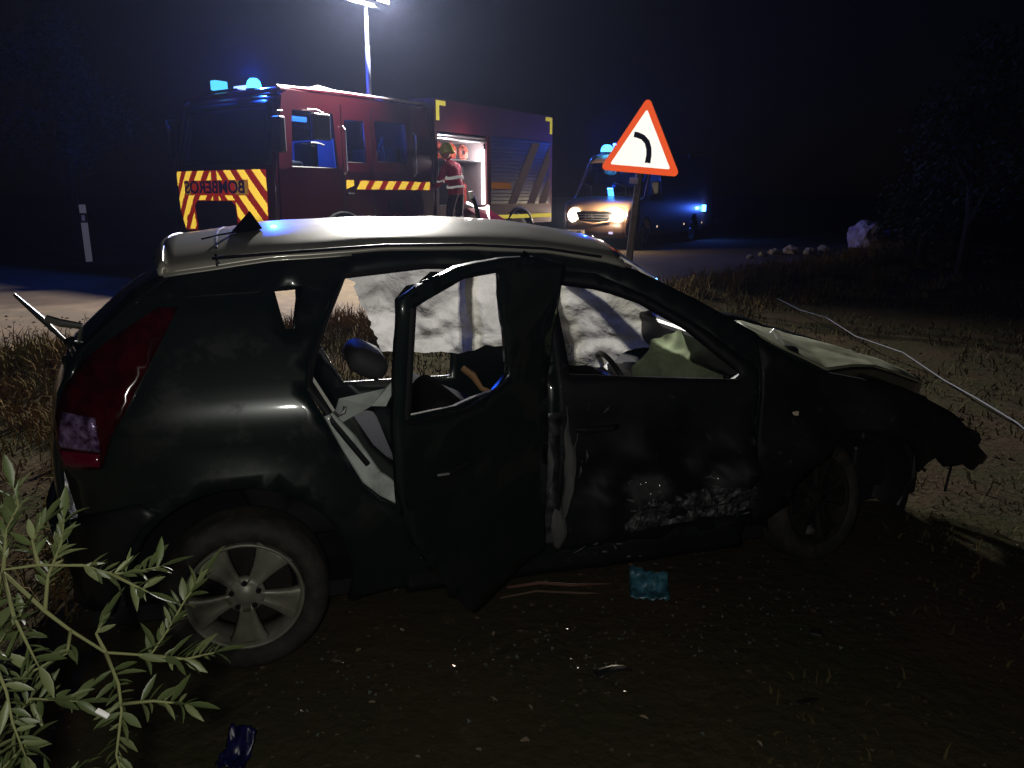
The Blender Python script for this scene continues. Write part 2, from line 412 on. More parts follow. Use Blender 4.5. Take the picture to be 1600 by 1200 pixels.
hole_q = [(.165, 1.325), (.265, 1.332), (.225, 1.19), (.195, 1.19)]
panel('body_side', outer, [hole_rear, hole_front, hole_q], S, PAINT, car, .03, .05, -1)
hole_rear_far = [(.40, 1.36), (.7, 1.385), (1.08, 1.375), (1.09, .95), (1.07, .62), (.47, .62), (.33, .88), (.25, 1.0), (.265, 1.08), (.33, 1.22)]
panel('body_side', outer, [hole_rear_far, [(1.16, 1.395), (1.35, 1.37), (1.55, 1.295), (1.78, 1.17), (1.97, 1.0), (1.9, .9), (1.16, .9)], [(.0, 1.30), (.245, 1.32), (.24, 1.10), (.21, .92), (.06, .92)]], SF, PAINT, car, .02, .07, 0)['label'] = 'far body side lit by the floodlight'
# inner frame of the rear door opening: silver flange and step
def flange(name, pts, depth, mt, z0=None):
    v = []; 
    for (s, z, o) in pts: v += [(s, W(s, z) + .015, z), (s + o[0], W(s, z) + depth, z + o[1])]
    return pyd(name, v, [(2 * i, 2 * i + 1, 2 * i + 3, 2 * i + 2) for i in range(len(pts) - 1)], mt, car, True)
def shut(u, v):
    p = [(.302, .905), (.36, .775), (.42, .655), (.475, .60), (.545, .555)]; a = u * 4; i = min(3, int(a)); f_ = a - i
    s = p[i][0] + (p[i + 1][0] - p[i][0]) * f_; z = p[i][1] + (p[i + 1][1] - p[i][1]) * f_
    wd = lerp(u, [(0, .03), (.2, .062), (.6, .072), (.85, .055), (1, .012)]); dz = wd * v * lerp(u, [(0, .25), (.6, .4), (1, .9)]); ds = wd * v * .93
    return (s + ds, .03 + dz * .35 + .03 * (v - .35) ** 2 + .002 * fbm(s, z, v, 12), z + dz)
grid_sheet('door_shut_face', 28, 8, shut, SILV, car, .006)
grid_sheet('inner_shut_face', 8, 3, lambda u, v: (lerp(u, [(0, .33), (.5, .42), (1, .53)]) + .05 * v, .06 + .10 * v, lerp(u, [(0, .88), (.5, .72), (1, .60)]) + .03 * v), mat('dark_silver_inner_metal', (.12, .14, .13), .4, .5), car, .004)
pyd('seat_side_cover', [(.33, .05, .885), (.36, .16, .93), (.52, .16, .955), (.56, .15, .96), (.52, .12, .9), (.47, .12, .905), (.345, .05, .865), (.56, .16, .99)],
    [(0, 1, 2, 5, 6), (2, 7, 3, 4, 5)], SILV, car)
tube_bm = tube(bmesh.new(), [(.27, .1, 1.03), (.34, .09, .9), (.355, .09, .875)], .006, 6); obj('seat_belt', tube_bm, WHITEB, car)
obj('belt_buckle', tube(bmesh.new(), [(.335, .08, .905), (.35, .08, .89), (.37, .08, .90), (.375, .085, .92)], .007, 6), STEEL, car)
# black rubber seal round the opening
sl = bmesh.new(); tube(sl, [(s, W(s, z) + .012, z) for s, z in [(.44, .72), (.33, .88), (.26, 1.0), (.275, 1.08), (.335, 1.22), (.405, 1.352), (.7, 1.377), (1.08, 1.368)]], .011, 6); obj('door_seal', sl, BLACKP, car)
# roof
def roof_fn(u, v):
    s = -.17 + u * 1.62; y = .17 + v * (CW - .34); c = 1 - ((y - CW / 2) / (CW / 2 - .17)) ** 2
    zt = lerp(s, [(-.17, 1.402), (.16, 1.447), (.55, 1.468), (.85, 1.465), (1.13, 1.447), (1.39, 1.405), (1.45, 1.385)])
    s2 = s - .05 * (1 - u) * c + .06 * u * c
    e = (1 - c) ** 5 * .02
    return (s2, y, zt + .068 * (1 - abs((y - CW / 2) / (CW / 2 - .17)) ** 2.4) - e + .004 * fbm(s, y, 2, 2.5))
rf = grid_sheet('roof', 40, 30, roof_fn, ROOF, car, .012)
# roof skirt down to the dark sides at the back, rear spoiler lip
def skirt(u, v):
    s = -.17 + u * .6; z0 = roof_fn((s + .17) / 1.62, 0)[2] - .003; return (s, .168 - .004 * v, z0 - .008 * v)
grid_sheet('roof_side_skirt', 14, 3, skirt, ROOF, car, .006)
def spoil(u, v):
    y = .165 + u * (CW - .33); c = 1 - ((y - CW / 2) / (CW / 2 - .165)) ** 2
    s = -.165 - .05 * c - .035 * v * (.3 + .7 * c); z = 1.405 + .065 * c - .028 * v * v; return (s, y, z)
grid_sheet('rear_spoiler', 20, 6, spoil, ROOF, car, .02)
obj('roof_joint_strip', tube(bmesh.new(), [(roof_fn(.105, k / 10)[0], roof_fn(.105, k / 10)[1], roof_fn(.105, k / 10)[2] + .004) for k in range(11)], .005, 6), BLACKS, car)
obj('roof_joint_strip', tube(bmesh.new(), [(-.005, .160, 1.405), (-.005, .163, 1.42), (-.008, .175, 1.443)], .004, 6), BLACKS, car)
for yy in (.182, CW - .182):   # drip rails
    obj('drip_rail', tube(bmesh.new(), [(s, yy - .012 if yy < 1 else yy + .012, z + .004) for s, z in [(-.02, 1.426), (.16, 1.437), (.55, 1.458), (.85, 1.455), (1.13, 1.437), (1.35, 1.402)]], .006, 6), BLACKS, car)
# bent fin on the roof
fin = bmesh.new()
fv = [fin.verts.new(p) for p in [(.02, .50, 1.495), (.11, .50, 1.50), (.135, .50, 1.512), (.095, .5, 1.575), (.02, .512, 1.495), (.11, .515, 1.50), (.135, .512, 1.512), (.095, .506, 1.575)]]
for q in [(0, 1, 2, 3), (7, 6, 5, 4), (0, 4, 5, 1), (1, 5, 6, 2), (2, 6, 7, 3), (3, 7, 4, 0)]: fin.faces.new([fv[i] for i in q])
bmesh.ops.recalc_face_normals(fin, faces=fin.faces); obj('roof_fin', fin, mat('matt_black_fin', (.004, .004, .005), 1, 0, 0), car)
obj('loose_trim', tube(bmesh.new(), [(.04, .5, 1.5), (-.02, .42, 1.492), (-.06, .33, 1.485)], .004, 6), BLACKP, car)
ms = bmesh.new(); tube(ms, [(1.22, 1.50, 1.42), (1.205, 1.5, 1.48), (1.19, 1.5, 1.56), (1.165, 1.5, 1.63)], [.017, .014, .012, .01], 8)
o = obj('bent_trim_strip', ms, BLACKS, car); o['label'] = 'torn black trim standing up beyond the roof'
obj('strip_end', tube(bmesh.new(), [(1.163, 1.498, 1.615), (1.155, 1.498, 1.65)], .013, 8), WHITEB, o)
# windscreen, cracked, and cowl
def ws_fn(u, v):
    y = .2 + v * (.5 + .12 * fbm(u * 4, 3, 1, 1.5)); c = 1 - ((y - CW / 2) / (CW / 2 - .2)) ** 2
    s = 1.42 + u * .68 + .09 * c; z = 1.415 - u * .40 + .05 * c * (1 - u) - u * u * .02
    return (s + .02 * fbm(s, y, 0, 4), y, z - .05 * math.exp(-((u - .6) ** 2 + (v - .45) ** 2) / .04))
GLC = thin_glass('cracked_windscreen_glass', (.55, .62, .55), 1)
wsn = grid_sheet('windscreen', 22, 26, ws_fn, GLC, car)
obj('cowl', bx(2.0, 2.25, .14, CW - .14, .86, 1.02, bev=.03), BLACKP, car)
# hatch
def hat_s(z): return lerp(z, [(.3, -.6), (.55, -.66), (.8, -.655), (1.0, -.62), (1.14, -.55), (1.3, -.37), (1.42, -.2)])
def back(u, v, z0, z1, o=0):
    z = z0 + (z1 - z0) * u; y = .13 + v * (CW - .26); 
    k = (y - CW / 2) / (CW / 2 - .1); y = CW / 2 + (y - CW / 2) * (1 - max(0, z - .95) * .2)
    return (hat_s(z) + .13 * abs(k) ** 2.6 + o, y, z)
grid_sheet('tailgate', 10, 24, lambda u, v: back(u, v, .5, 1.13), PAINT, car, .02)
grid_sheet('rear_window', 10, 24, lambda u, v: back(u, v, 1.12, 1.40, -.006), GLASSD, car, .01)
grid_sheet('rear_bumper', 8, 24, lambda u, v: back(u, v, .26, .58, -.03), PAINT, car, .03)
grid_sheet('tail_handle', 3, 6, lambda u, v: back(u, .42 + v * .16, .86, .9, -.03), BLACKS, car, .01)
# bumper corner round to the wheel arch
panel('bumper_corner', [(-.56, .28), (-.43, .25), (-.40, .34)] + arc(0, .32, .395, 178, 128, 6) + [(-.30, .66), (-.52, .60)], [], lambda s, z: S(s, z, -.02), BLACKP, car, .02, .05)
# tail lamp on the near side
LO = [(-.20, 1.275), (-.14, 1.275), (-.2, 1.16), (-.29, 1.0), (-.37, .86), (-.40, .78), (-.525, .77), (-.54, .9), (-.50, 1.03), (-.42, 1.13), (-.32, 1.2)]
panel('tail_lamp', LO, [], lambda s, z: S(s, z, -.014), REDL, car, .016, .04)
panel('reversing_lamp', [(-.395, .84), (-.40, .95), (-.50, .965), (-.525, .85)], [], lambda s, z: S(s, z, -.022), CLEARL, car, .012, .03)
panel('fog_lamp', [(-.40, .79), (-.40, .83), (-.525, .84), (-.515, .785)], [], lambda s, z: S(s, z, -.022), mat('magenta_red_lens', (.12, .004, .02), .2, coat=.8), car, .01, .03)
panel('tail_lamp', LO, [], lambda s, z: SF(s, z, -.014), REDL, car, .016, .06)
# broken rear wiper sticking out
obj('rear_wiper', tube(bmesh.new(), [(-.735, .6, 1.285), (-.66, .6, 1.195), (-.586, .6, 1.1)], [.006, .011, .007], 6), BLACKP, car)
obj('wiper_arm', tube(bmesh.new(), [(-.645, .6, 1.195), (-.6, .6, 1.175), (-.53, .6, 1.16)], [.013, .016, .012], 8), mat('worn_chrome', (.5, .5, .48), .25, .9), car)
for (s, y, z, r) in ((-.52, .42, 1.13, .028), (-.50, .3, 1.09, .03)):
    k = bmesh.new(); bmesh.ops.create_uvsphere(k, u_segments=14, v_segments=8, radius=r)
    bmesh.ops.scale(k, vec=(1.2, 1, .8), verts=k.verts); bmesh.ops.translate(k, vec=(s, y, z), verts=k.verts); obj('wiper_knob', k, GLASSD, car, True)
# front door (still closed, smashed)
def dent(s, z):
    a = max(0, 1 - abs(z - .5) / .42) * min(1, max(0, (s - 1.12) * 6)) ; r = noise.turbulence(Vector((s * 5, z * 6, 1.3)), 4, False)
    rip = noise.turbulence(Vector((s * 16, z * 12, 7)), 3, True)
    return a * (.11 * r + .03 * rip - .03)
fd = [(1.135, 1.355), (1.35, 1.34), (1.55, 1.25), (1.78, 1.115), (1.975, .965), (1.97, .6), (1.95, .3), (1.14, .3)]
fw = [(1.17, 1.325), (1.34, 1.3), (1.52, 1.235), (1.7, 1.13), (1.905, .955), (1.86, .925), (1.19, .985)]
panel('front_door', fd, [fw], lambda s, z: (s, W(s, z) + dent(s, z) - .004, z), CRUSH, car, .035, .035)
hd = obj('door_handle', tube(bmesh.new(), [(1.2, .0, .79), (1.23, -.03, .795), (1.33, -.03, .795), (1.36, .0, .79)], .013, 8), BLACKS, car)
obj('window_sill_trim', tube(bmesh.new(), [(1.18, W(1.2, .985) - .01, .987), (1.5, W(1.5, .96) - .012, .958), (1.88, W(1.88, .93) - .01, .925)], .009, 6), BLACKS, car)
bl = bmesh.new(); box(bl, 2.12, 2.16, .005, .02, .765, .785, .004); obj('side_repeater', bl, mat('clear_repeater', (.7, .6, .45), .1, 0, .8, coat=1), car)
# B pillar scraped metal at its foot
panel('pillar_foot', [(1.085, .86), (1.135, .86), (1.14, .5), (1.15, .33), (1.07, .33), (1.09, .5)], [], lambda s, z: (s, W(s, z) - .012 + .02 * fbm(s, z, 0, 9), z), mat('bent_grey_metal', (.12, .12, .13), .4, .6, nz=(20, (.04, .04, .045), .4, .6)), car, .006, .03)
for k in range(16):   # torn shreds of metal and cracked plastic on the smashed side
    s = random.choice([random.uniform(1.12, 1.3), random.uniform(1.4, 1.95)]); z = random.uniform(.33, .62) if s > 1.35 else random.uniform(.35, .9)
    L = random.uniform(.04, .14); a = random.uniform(-.5, .5) + (1.4 if s < 1.35 else 0)
    p = [(s, W(s, z) + dent(s, z) - .02, z), (s + math.cos(a) * L * .5, W(s, z) + dent(s, z) - .04, z + math.sin(a) * L * .5 + .01), (s + math.cos(a) * L, W(s, z) - .01, z + math.sin(a) * L)]
    q = obj('metal_shred', tube(bmesh.new(), p, [.003, .009, .002], 5), SHRED if k else None, car) if False else None
SHRED = mat('torn_grey_metal', (.10, .10, .105), .75, .2)
TORN = mat('torn_scraped_metal', (.07, .07, .075), .5, .3, .5, nz=(40, (.015, .015, .017), .42, .58), bump=(60, .5, .005))
def tornskin(u, v):
    s = 1.40 + .57 * u; z = lerp(u, [(0, .36), (.2, .38), (1, .40)]) + v * lerp(u, [(0, .04), (.15, .13), (.5, .12), (1, .10)]) + .02 * fbm(s, v, 3, 9)
    return (s, W(s, z) + max(-.02, dent(s, z)) * .6 - .04 - .035 * noise.turbulence(Vector((s * 9, z * 14, 4)), 3, True), z)
grid_sheet('torn_door_skin', 60, 14, tornskin, TORN, car, .003, False)
def shard(s0, z0, s1, z1, w0, tw, seed):
    return lambda u, v: (s0 + (s1 - s0) * u + (v - .5) * w0 * math.sin(u * 3) + .008 * fbm(u * 5, seed, 0, 1), .0 - .03 * math.sin(u * 3.1) + (v - .5) * tw * math.cos(u * 4) + W(s1, .6), z0 + (z1 - z0) * u)
for q in ((1.165, .88, 1.175, .50, .035, .02, 1), (1.21, .80, 1.15, .42, .03, .03, 5), (1.095, .80, 1.10, .56, .02, .02, 9), (1.13, .52, 1.14, .31, .06, .01, 13)):
    grid_sheet('bent_metal_shard', 16, 3, shard(*q), SHRED, car, .002)
SG = bmesh.new()
rs = random.Random(3)
for k in range(0, 60, 2):
    s, z = (rs.uniform(1.4, 1.95), rs.gauss(.45, .05)) if k < 34 else (rs.uniform(1.13, 1.32), rs.uniform(.35, .9)) if k < 46 else (rs.uniform(1.2, 1.6), rs.uniform(.22, .33))
    L = rs.uniform(.01, .07); a = rs.gauss(0, .5) + (1.4 if 34 <= k < 46 else 0); y0 = W(s, z) + max(-.01, dent(s, z)) - .012
    tube(SG, [(s, y0, z), (s + math.cos(a) * L * .5, y0 - .012, z + math.sin(a) * L * .5 + .006), (s + math.cos(a) * L, y0, z + math.sin(a) * L)], [.0015, rs.uniform(.002, .006), .001], 5)
o = obj('torn_metal', SG, SHRED, car); o['kind'] = 'stuff'
# near rear door, swung out and hanging
DA = R(34); HS, HY = 1.13, .03
def D(r, z, o=0):
    nx, ny = math.sin(DA), -math.cos(DA); ben = .05 * (r - .3) ** 2 + .018 * fbm(r, z, 4, 3)
    lean = .0 if z < 1 else -(z - 1) * .14
    o2 = o + ben - lean
    return (HS - r * math.cos(DA) + nx * o2, HY - r * math.sin(DA) + ny * o2, z)
dr_o = [(.05, 1.40), (.2, 1.435), (.37, 1.44), (.56, 1.425), (.70, 1.385), (.785, 1.35), (.775, 1.1), (.77, .78), (.72, .6), (.6, .42), (.47, .25), (.3, .28), (.06, .33)]
dr_h = [(.735, 1.325), (.55, 1.39), (.37, 1.40), (.27, 1.045), (.33, 1.0), (.52, .99), (.735, 1.0)]
rd = panel('rear_door', dr_o, [dr_h], D, PAINT, car, .03, .04, 1)
rd['label'] = 'rear door torn open and swung out'
panel('door_trim_card', [(.1, .93), (.72, .95), (.73, .75), (.6, .5), (.45, .36), (.1, .4)], [], lambda r, z: D(r, z, -.04), BLACKP, rd, .02, .08)
obj('door_pull', tube(bmesh.new(), [D(.64, .8, .02), D(.62, .805, .045), D(.52, .81, .045), D(.5, .805, .02)], .008, 8), BLACKP, rd)
obj('window_channel', tube(bmesh.new(), [D(.755, 1.33, .012), D(.745, 1.0, .012)], .01, 6), BLACKP, rd)
obj('window_trim', tube(bmesh.new(), [D(.74, .985, .012), D(.5, .975, .012), D(.28, 1.03, .012)], .008, 6), BLACKS, rd)
# sill
panel('sill', [(.56, .34), (1.1, .33), (1.97, .33), (1.97, .2), (.56, .2)], [], lambda s, z: (s, .05 + .25 * dent(s, z + .12), z), CRUSH, car, .05, .05)
# floor, bulkheads and interior
obj('floor_pan', bx(-.5, 2.1, .1, CW - .1, .2, .26), BLACKP, car)
obj('dashboard', bx(1.74, 2.05, .16, CW - .16, .5, .79, bev=.05), BLACKP, car)
obj('parcel_shelf', bx(-.4, .0, .2, CW - .2, .84, .87), BLACKP, car)
def seat(name, s0, y0, wd, rec, hz_, fold=0):
    sb = obj(name, bx(s0, s0 + .5, y0, y0 + wd, .38, .52, bev=.05), SEATM, car, True)
    bk = bx(-.07, .07, y0, y0 + wd, 0, hz_, bev=.05); bmesh.ops.rotate(bk, verts=bk.verts, cent=(0, 0, 0), matrix=Matrix.Rotation(-rec, 3, 'Y'))
    bmesh.ops.translate(bk, verts=bk.verts, vec=(s0, 0, .45)); obj('backrest', bk, SEATM, sb, True); return sb
s1 = seat('front_seat', 1.14, .26, .5, R(48), .58)
hrm = bx(.40, .56, .3, .60, .95, 1.05, bev=.045); bmesh.ops.rotate(hrm, verts=hrm.verts, cent=(.5, .4, 1), matrix=Matrix.Rotation(R(28), 3, 'Y'))
obj('headrest', hrm, mat('headrest_leatherette', (.04, .04, .042), .7), s1, True)
s2 = seat('front_seat', 1.2, 1.0, .48, R(64), .5)
s3 = seat('rear_seat', .12, .22, 1.28, R(20), .5)
obj('strap', tube(bmesh.new(), [(.86, .4, .96), (.9, .38, .93), (.93, .36, .88), (.97, .35, .86)], [.012, .015, .01, .014], 6), TAN, car)
# steering wheel (left hand drive, far side)
swl = bmesh.new(); lathe(swl, [(.17 + .014 * math.cos(a), .014 * math.sin(a)) for a in [k * math.pi / 4 for k in range(8)]], 32, close=True)
bmesh.ops.rotate(swl, verts=swl.verts, cent=(0, 0, 0), matrix=Matrix.Rotation(R(90), 3, 'Z') @ Matrix.Rotation(0, 3, 'X')); sw = obj('steering_wheel', swl, BLACKP, car, True, (1.78, .98, .70)); sw.rotation_euler = (0, R(-25), 0)
obj('wheel_hub', bx(-.03, .03, -.08, .08, -.06, .06, bev=.02), BLACKP, sw)
hb = bmesh.new(); lathe(hb, [(.022 + .003 * math.cos(a), .003 * math.sin(a)) for a in [k * math.pi / 3 for k in range(6)]], 20, close=True)
bmesh.ops.scale(hb, vec=(.6, 1, 1), verts=hb.verts); obj('round_badge', hb, STEEL, car, False, (1.5, .9, .9))
# curtain airbags on the far side, passenger airbag
def bag(u, v, s0, s1, ytop, ybot, ztop, zb):
    s = s0 + (s1 - s0) * u; zt = ztop(s); z = zt + (zb(s) - zt) * v
    y = ytop + (ybot - ytop) * v
    fold = .05 * math.sin(s * 9 + z * 7 + 2 * fbm(s, z, 0, 2)) + .06 * fbm(s, z, 3, 4) + .03 * noise.turbulence(Vector((s * 5, z * 13, 2)), 3, True) + .03 * abs(math.sin(z * 26 + 3 * fbm(s, z, 7, 2.2))) ** 3
    puff = .05 * abs(math.sin(u * 10.5)) * math.sin(v * math.pi)
    return (s, y - puff - fold * (.25 + v), z)
rag = lambda s: .87 + .03 * fbm(s, 0, 0, 14)
c1 = grid_sheet('curtain_airbag', 70, 36, lambda u, v: bag(u, v, .50 + .2 * max(0, v - .2) + .03 * fbm(v * 3, 1, 0, 6), 1.6, 1.50, 1.42, lambda s: 1.36 - .02 * abs(fbm(s, 1, 0, 20)), lambda s: .83 + .02 * fbm(s, 0, 0, 6)), BAG, car)
c1['label'] = 'grey curtain airbag behind the rear door opening'
c2 = grid_sheet('curtain_airbag', 70, 36, lambda u, v: bag(u, v, 1.34, 2.2, 1.42, 1.1, lambda s: lerp(s, [(1.3, 1.39), (1.6, 1.31), (2.0, 1.17), (2.2, 1.04)]),
    lambda s: lerp(s, [(1.15, .70), (1.3, .74), (1.42, .86), (1.5, .80), (1.75, .78), (1.95, .84), (2.2, .88)]) + .01 * fbm(s, 0, 0, 9)), BAG, car)
c2['label'] = 'grey curtain airbag behind the front door window'
def pbag(u, v):
    s = 1.72 + .43 * u; top = lerp(s, [(1.72, .86), (1.81, .97), (1.98, 1.01), (2.15, .92)]); z = .74 + (top - .74) * v
    return (s + .04 * v, .50 + .16 * v + .06 * abs(fbm(s, z, 1, 5)) + .04 * noise.turbulence(Vector((s * 12, z * 12, 2)), 3, True) + .06 * abs(math.sin((u * 2 + v * 3))), z)
grid_sheet('passenger_airbag', 30, 20, pbag, BAGG, car)
# crushed bonnet, fenders, engine bay
HN = [(1.985, .15, 1.105), (2.12, .12, 1.03), (2.24, .10, .975), (2.34, .09, .925), (2.56, .2, .905), (2.79, .32, .865), (3.0, .42, .80), (3.3, .55, .70)]
HF = [(2.25, .75, 1.04), (2.36, .75, 1.02), (2.5, .75, .985), (2.66, .72, .945), (2.78, .72, .905), (2.93, .74, .865), (3.15, .78, .79), (3.42, .8, .69)]
def hood(u, v):
    a = u * 7; i = min(6, int(a)); f_ = a - i; n = Vector(HN[i]).lerp(Vector(HN[i + 1]), f_); g = Vector(HF[i]).lerp(Vector(HF[i + 1]), f_)
    p = n.lerp(g, v); k = math.sin(v * math.pi); p.z += .012 * k + .012 * fbm(p.x, p.y, 0, 4) * min(1, v * 3); return tuple(p)
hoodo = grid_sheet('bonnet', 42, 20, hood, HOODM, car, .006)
grid_sheet('bonnet_underside_edge', 30, 4, lambda u, v: (lambda p: (p[0], p[1] + .01 + .015 * v, p[2] - .005 - .07 * v))(hood(u, 0)), PAINT, car, .006)
def hood2(u, v):
    g = hood(u, 1); return (g[0] - .1 * v, g[1] + .8 * v, g[2] + .03 * math.sin(v * 3.1) - .10 * v * v + .03 * fbm(g[0], v, 0, 3))
grid_sheet('bonnet_far_half', 20, 16, hood2, PAINT, car, .006)
fen = [(1.985, 1.08), (2.12, 1.0), (2.30, .925), (2.66, .85), (2.95, .715), (3.15, .57), (3.30, .46), (3.46, .36), (3.38, .365), (3.28, .42), (3.2, .395), (3.12, .44), (3.02, .43), (2.95, .49), (2.83, .46)] + arc(2.5, .34, .33, 20, 175, 10) + [(2.0, .3), (1.97, .5)]
panel('front_fender', fen, [], lambda s, z: (s, W(s, z) + .07 * noise.turbulence(Vector((s * 3.2, z * 4, 5)), 3, False) * min(1, (s - 1.98) * 4) - .02, z), CRUSH, car, .015, .045)
panel('front_fender', [(2.0, 1.0), (2.6, .84), (3.1, .7), (3.2, .4), (2.85, .4)] + arc(2.55, .34, .35, 15, 178, 8) + [(2.0, .3)], [], SF, PAINT, car, .015, .08)
eng = bmesh.new()
for k in range(14):
    x = random.uniform(2.2, 2.95); y = random.uniform(.3, 1.4); z = random.uniform(.35, .68); a = random.uniform(.07, .17)
    box(eng, x - a, x + a, y - a, y + a, z - a * .8, z + a * .6, .02)
obj('engine', eng, BLACKP, car)
obj('front_light_block', bx(2.9, 3.12, .32, 1.5, .2, .7, bev=.02), BLACKP, car)  # block added to stop floodlight leaking through the crushed nose
obj('lower_light_block', bx(2.15, 2.95, .35, 1.45, .18, .3, bev=.02), BLACKP, car)  # second added block, keeps floodlight off the ground below
obj('bumper_remains', tube(bmesh.new(), [(3.28, .2, .5), (3.33, .5, .5), (3.36, .87, .5), (3.3, 1.3, .52), (3.2, 1.6, .55)], [.05, .07, .07, .07, .05], 8), BLACKP, car)
for (p, r) in (([(2.86, .1, .50), (2.84, .08, .4), (2.80, .1, .27)], .012), ([(3.12, .14, .44), (3.12, .15, .36), (3.11, .15, .28)], .006), ([(2.95, .1, .49), (2.9, .12, .44), (2.93, .1, .42)], .01)):
    obj('hanging_cable', tube(bmesh.new(), p, r, 6), BLACKP, car)
wsb = bmesh.new(); tube(wsb, [(2.10, .14, 1.10), (2.125, .13, 1.075), (2.145, .12, 1.035)], [.007, .006, .003], 5); tube(wsb, [(2.09, .14, 1.09), (2.12, .14, 1.06)], .006, 5); obj('broken_wiper_piece', wsb, WHITEB, car)
lt = bmesh.new()
for k in range(9):
    a = random.uniform(0, 3.1); s = 3.0 + random.uniform(-.1, .25); y = random.uniform(.4, .9); z = .72 - (s - 3) * .35
    tube(lt, [(s, y, z), (s + .08 * math.cos(a), y + .05, z + .02), (s + .14 * math.cos(a), y + .1, z - .02)], .008, 5)
obj('headlamp_wreckage', lt, STEEL, car)['kind'] = 'stuff'
# wheels
def wheel(s, y, z, side, yaw=0, tilt=0, rot=0, name='wheel'):
    wt = bmesh.new(); r = .29; K = .92
    lathe(wt, [(.222, .035), (.235, .012), (.27, .0), (.297, .012), (.312, .032), (.315, .06), (.315, .145), (.312, .172), (.297, .192), (.27, .205), (.235, .193), (.222, .17)], 64)
    wo = obj('tyre', wt, RUBBER, None, True)
    rm = bmesh.new(); lathe(rm, [(.222, .172), (.2, .165), (.195, .06), (.205, .04), (.216, .03), (.222, .018), (.216, .012), (.208, .018), (.202, .03)], 64); ro = obj('rim', rm, ALLOY, wo, True)
    dk = bmesh.new(); lathe(dk, [(.0001, .12), (.17, .12), (.17, .125), (.0001, .125)], 32); obj('brake_disc', dk, mat('rusty_brake_disc', (.03, .026, .022), .5, .5), wo)
    for k in range(5):
        sp = bmesh.new(); a0 = R(54 + 72 * k) + rot; secs = []
        for t in [0, .2, .45, .7, .9, 1]:
            rr = .038 + t * .172; hw = lerp(t, [(0, .027), (.2, .031), (.45, .043), (.7, .060), (.9, .078), (1, .088)]); y1 = lerp(t, [(0, .030), (.3, .033), (.7, .026), (1, .026)])
            row = []
            for q, dy in ((-1, .022), (-.82, .0), (-.35, .006), (0, .009), (.35, .006), (.82, .0), (1, .022)):
                dx = q * hw; row.append((rr, dx, y1 + dy))
            secs.append(row)
        vv = [[sp.verts.new((math.cos(a0) * a - math.sin(a0) * b, c, math.sin(a0) * a + math.cos(a0) * b)) for a, b, c in row] for row in secs]
        for r0, r1 in zip(vv, vv[1:]):
            for i in range(len(r0) - 1): sp.faces.new((r0[i], r0[i + 1], r1[i + 1], r1[i]))
        so = obj('spoke', sp, ALLOY, wo, True); m_ = so.modifiers.new('thickness', 'SOLIDIFY'); m_.thickness = .012; m_.offset = -1 if False else 1
    hb = bmesh.new(); lathe(hb, [(.0001, .024), (.028, .024), (.033, .029), (.05, .033), (.072, .036), (.075, .06), (.0001, .06)], 40); obj('hub', hb, ALLOY, wo, True)
    for k in range(5):
        a0 = R(18 + 72 * k) + rot; b = bmesh.new(); lathe(b, [(.0001, 0), (.009, 0), (.011, .004), (.011, .012), (.0001, .012)], 10); bmesh.ops.translate(b, verts=b.verts, vec=(math.cos(a0) * .052, .022, math.sin(a0) * .052)); obj('wheel_bolt', b, BLACKS, wo)
    wo.parent = car; wo.name = 'wheel'
    wo.scale = (.9, .95, .9); wo.location = (s, y, z); wo.rotation_euler = (tilt, 0, yaw + (math.pi if side else 0)); return wo
wheel(0, 0.0, .283, 0, R(-2), R(0))
fwh = wheel(2.48, .2, .29, 0, R(14), R(-10), .3)
RIMSHADE = mat('shaded_dark_rim', (.018, .016, .013), .8, 0, .2, dirt=(30, (.07, .06, .05), .58, .7, .9))  # rim colour darkened to put the front wheel in shade
for ch in fwh.children:
    if ch.data.materials[0] == ALLOY: ch.data.materials[0] = RIMSHADE
wheel(0, CW, .283, 1); wheel(2.55, CW, .283, 1)
for (s, yy, sg) in ((0, .045, 1), (2.52, .15, 1)):
    la = bmesh.new(); lathe(la, [(.375, -.01), (.375, .26), (.001, .26)], 40); hv = [v_ for v_ in la.verts if v_.co.z < -.16]
    bmesh.ops.delete(la, geom=hv, context='VERTS'); obj('wheel_arch_liner', la, BLACKP, car, True, (s, yy, .32))

# ---- things lying by the car
cb = tube(bmesh.new(), [(3.95, 11.4, .14), (3.88, 10.3, .13), (3.84, 9.3, .18), (3.72, 8.2, .15), (3.74, 7.2, .17), (3.64, 6.3, .12), (3.53, 5.6, .13), (3.5, 5.1, .10), (3.35, 4.3, .03)], .006, 8)
cart(obj('cable', cb, mat('pale_grey_cable', (.08, .085, .1), .6), None, True), 'long pale cable trailing over the ground beyond the crushed bonnet', 'cable')
def crumple(name, loc, sx, sy, col, label, cat, rough=.3):
    b = bmesh.new(); bmesh.ops.create_grid(b, x_segments=12, y_segments=10, size=.5)
    for v_ in b.verts: v_.co = Vector((v_.co.x * sx, v_.co.y * sy, .015 + .03 * abs(fbm(v_.co.x, v_.co.y, loc[0], 3)) + .02 * fbm(v_.co.x, v_.co.y, 1, 8) + max(0, v_.co.y) * .12))
    o = obj(name, b, mat(name + '_plastic', col, rough, 0, .5, nz=(30, tuple(c * .4 for c in col), .4, .6)), None, True, loc); m_ = o.modifiers.new('t', 'SOLIDIFY'); m_.thickness = .003; o.rotation_euler = (0, 0, random.uniform(-.4, .4)); cart(o, label, cat); return o
crumple('plastic_packet', (.57, 2.9, .01), .16, .12, (.06, .2, .28), 'light blue crumpled plastic packet lying on the soil near the sill', 'packet')
crumple('plastic_wrapper', (-.81, 1.93, .01), .085, .09, (.006, .008, .07), 'dark blue crumpled wrapper on the soil near the leafy shrub', 'wrapper', .35)
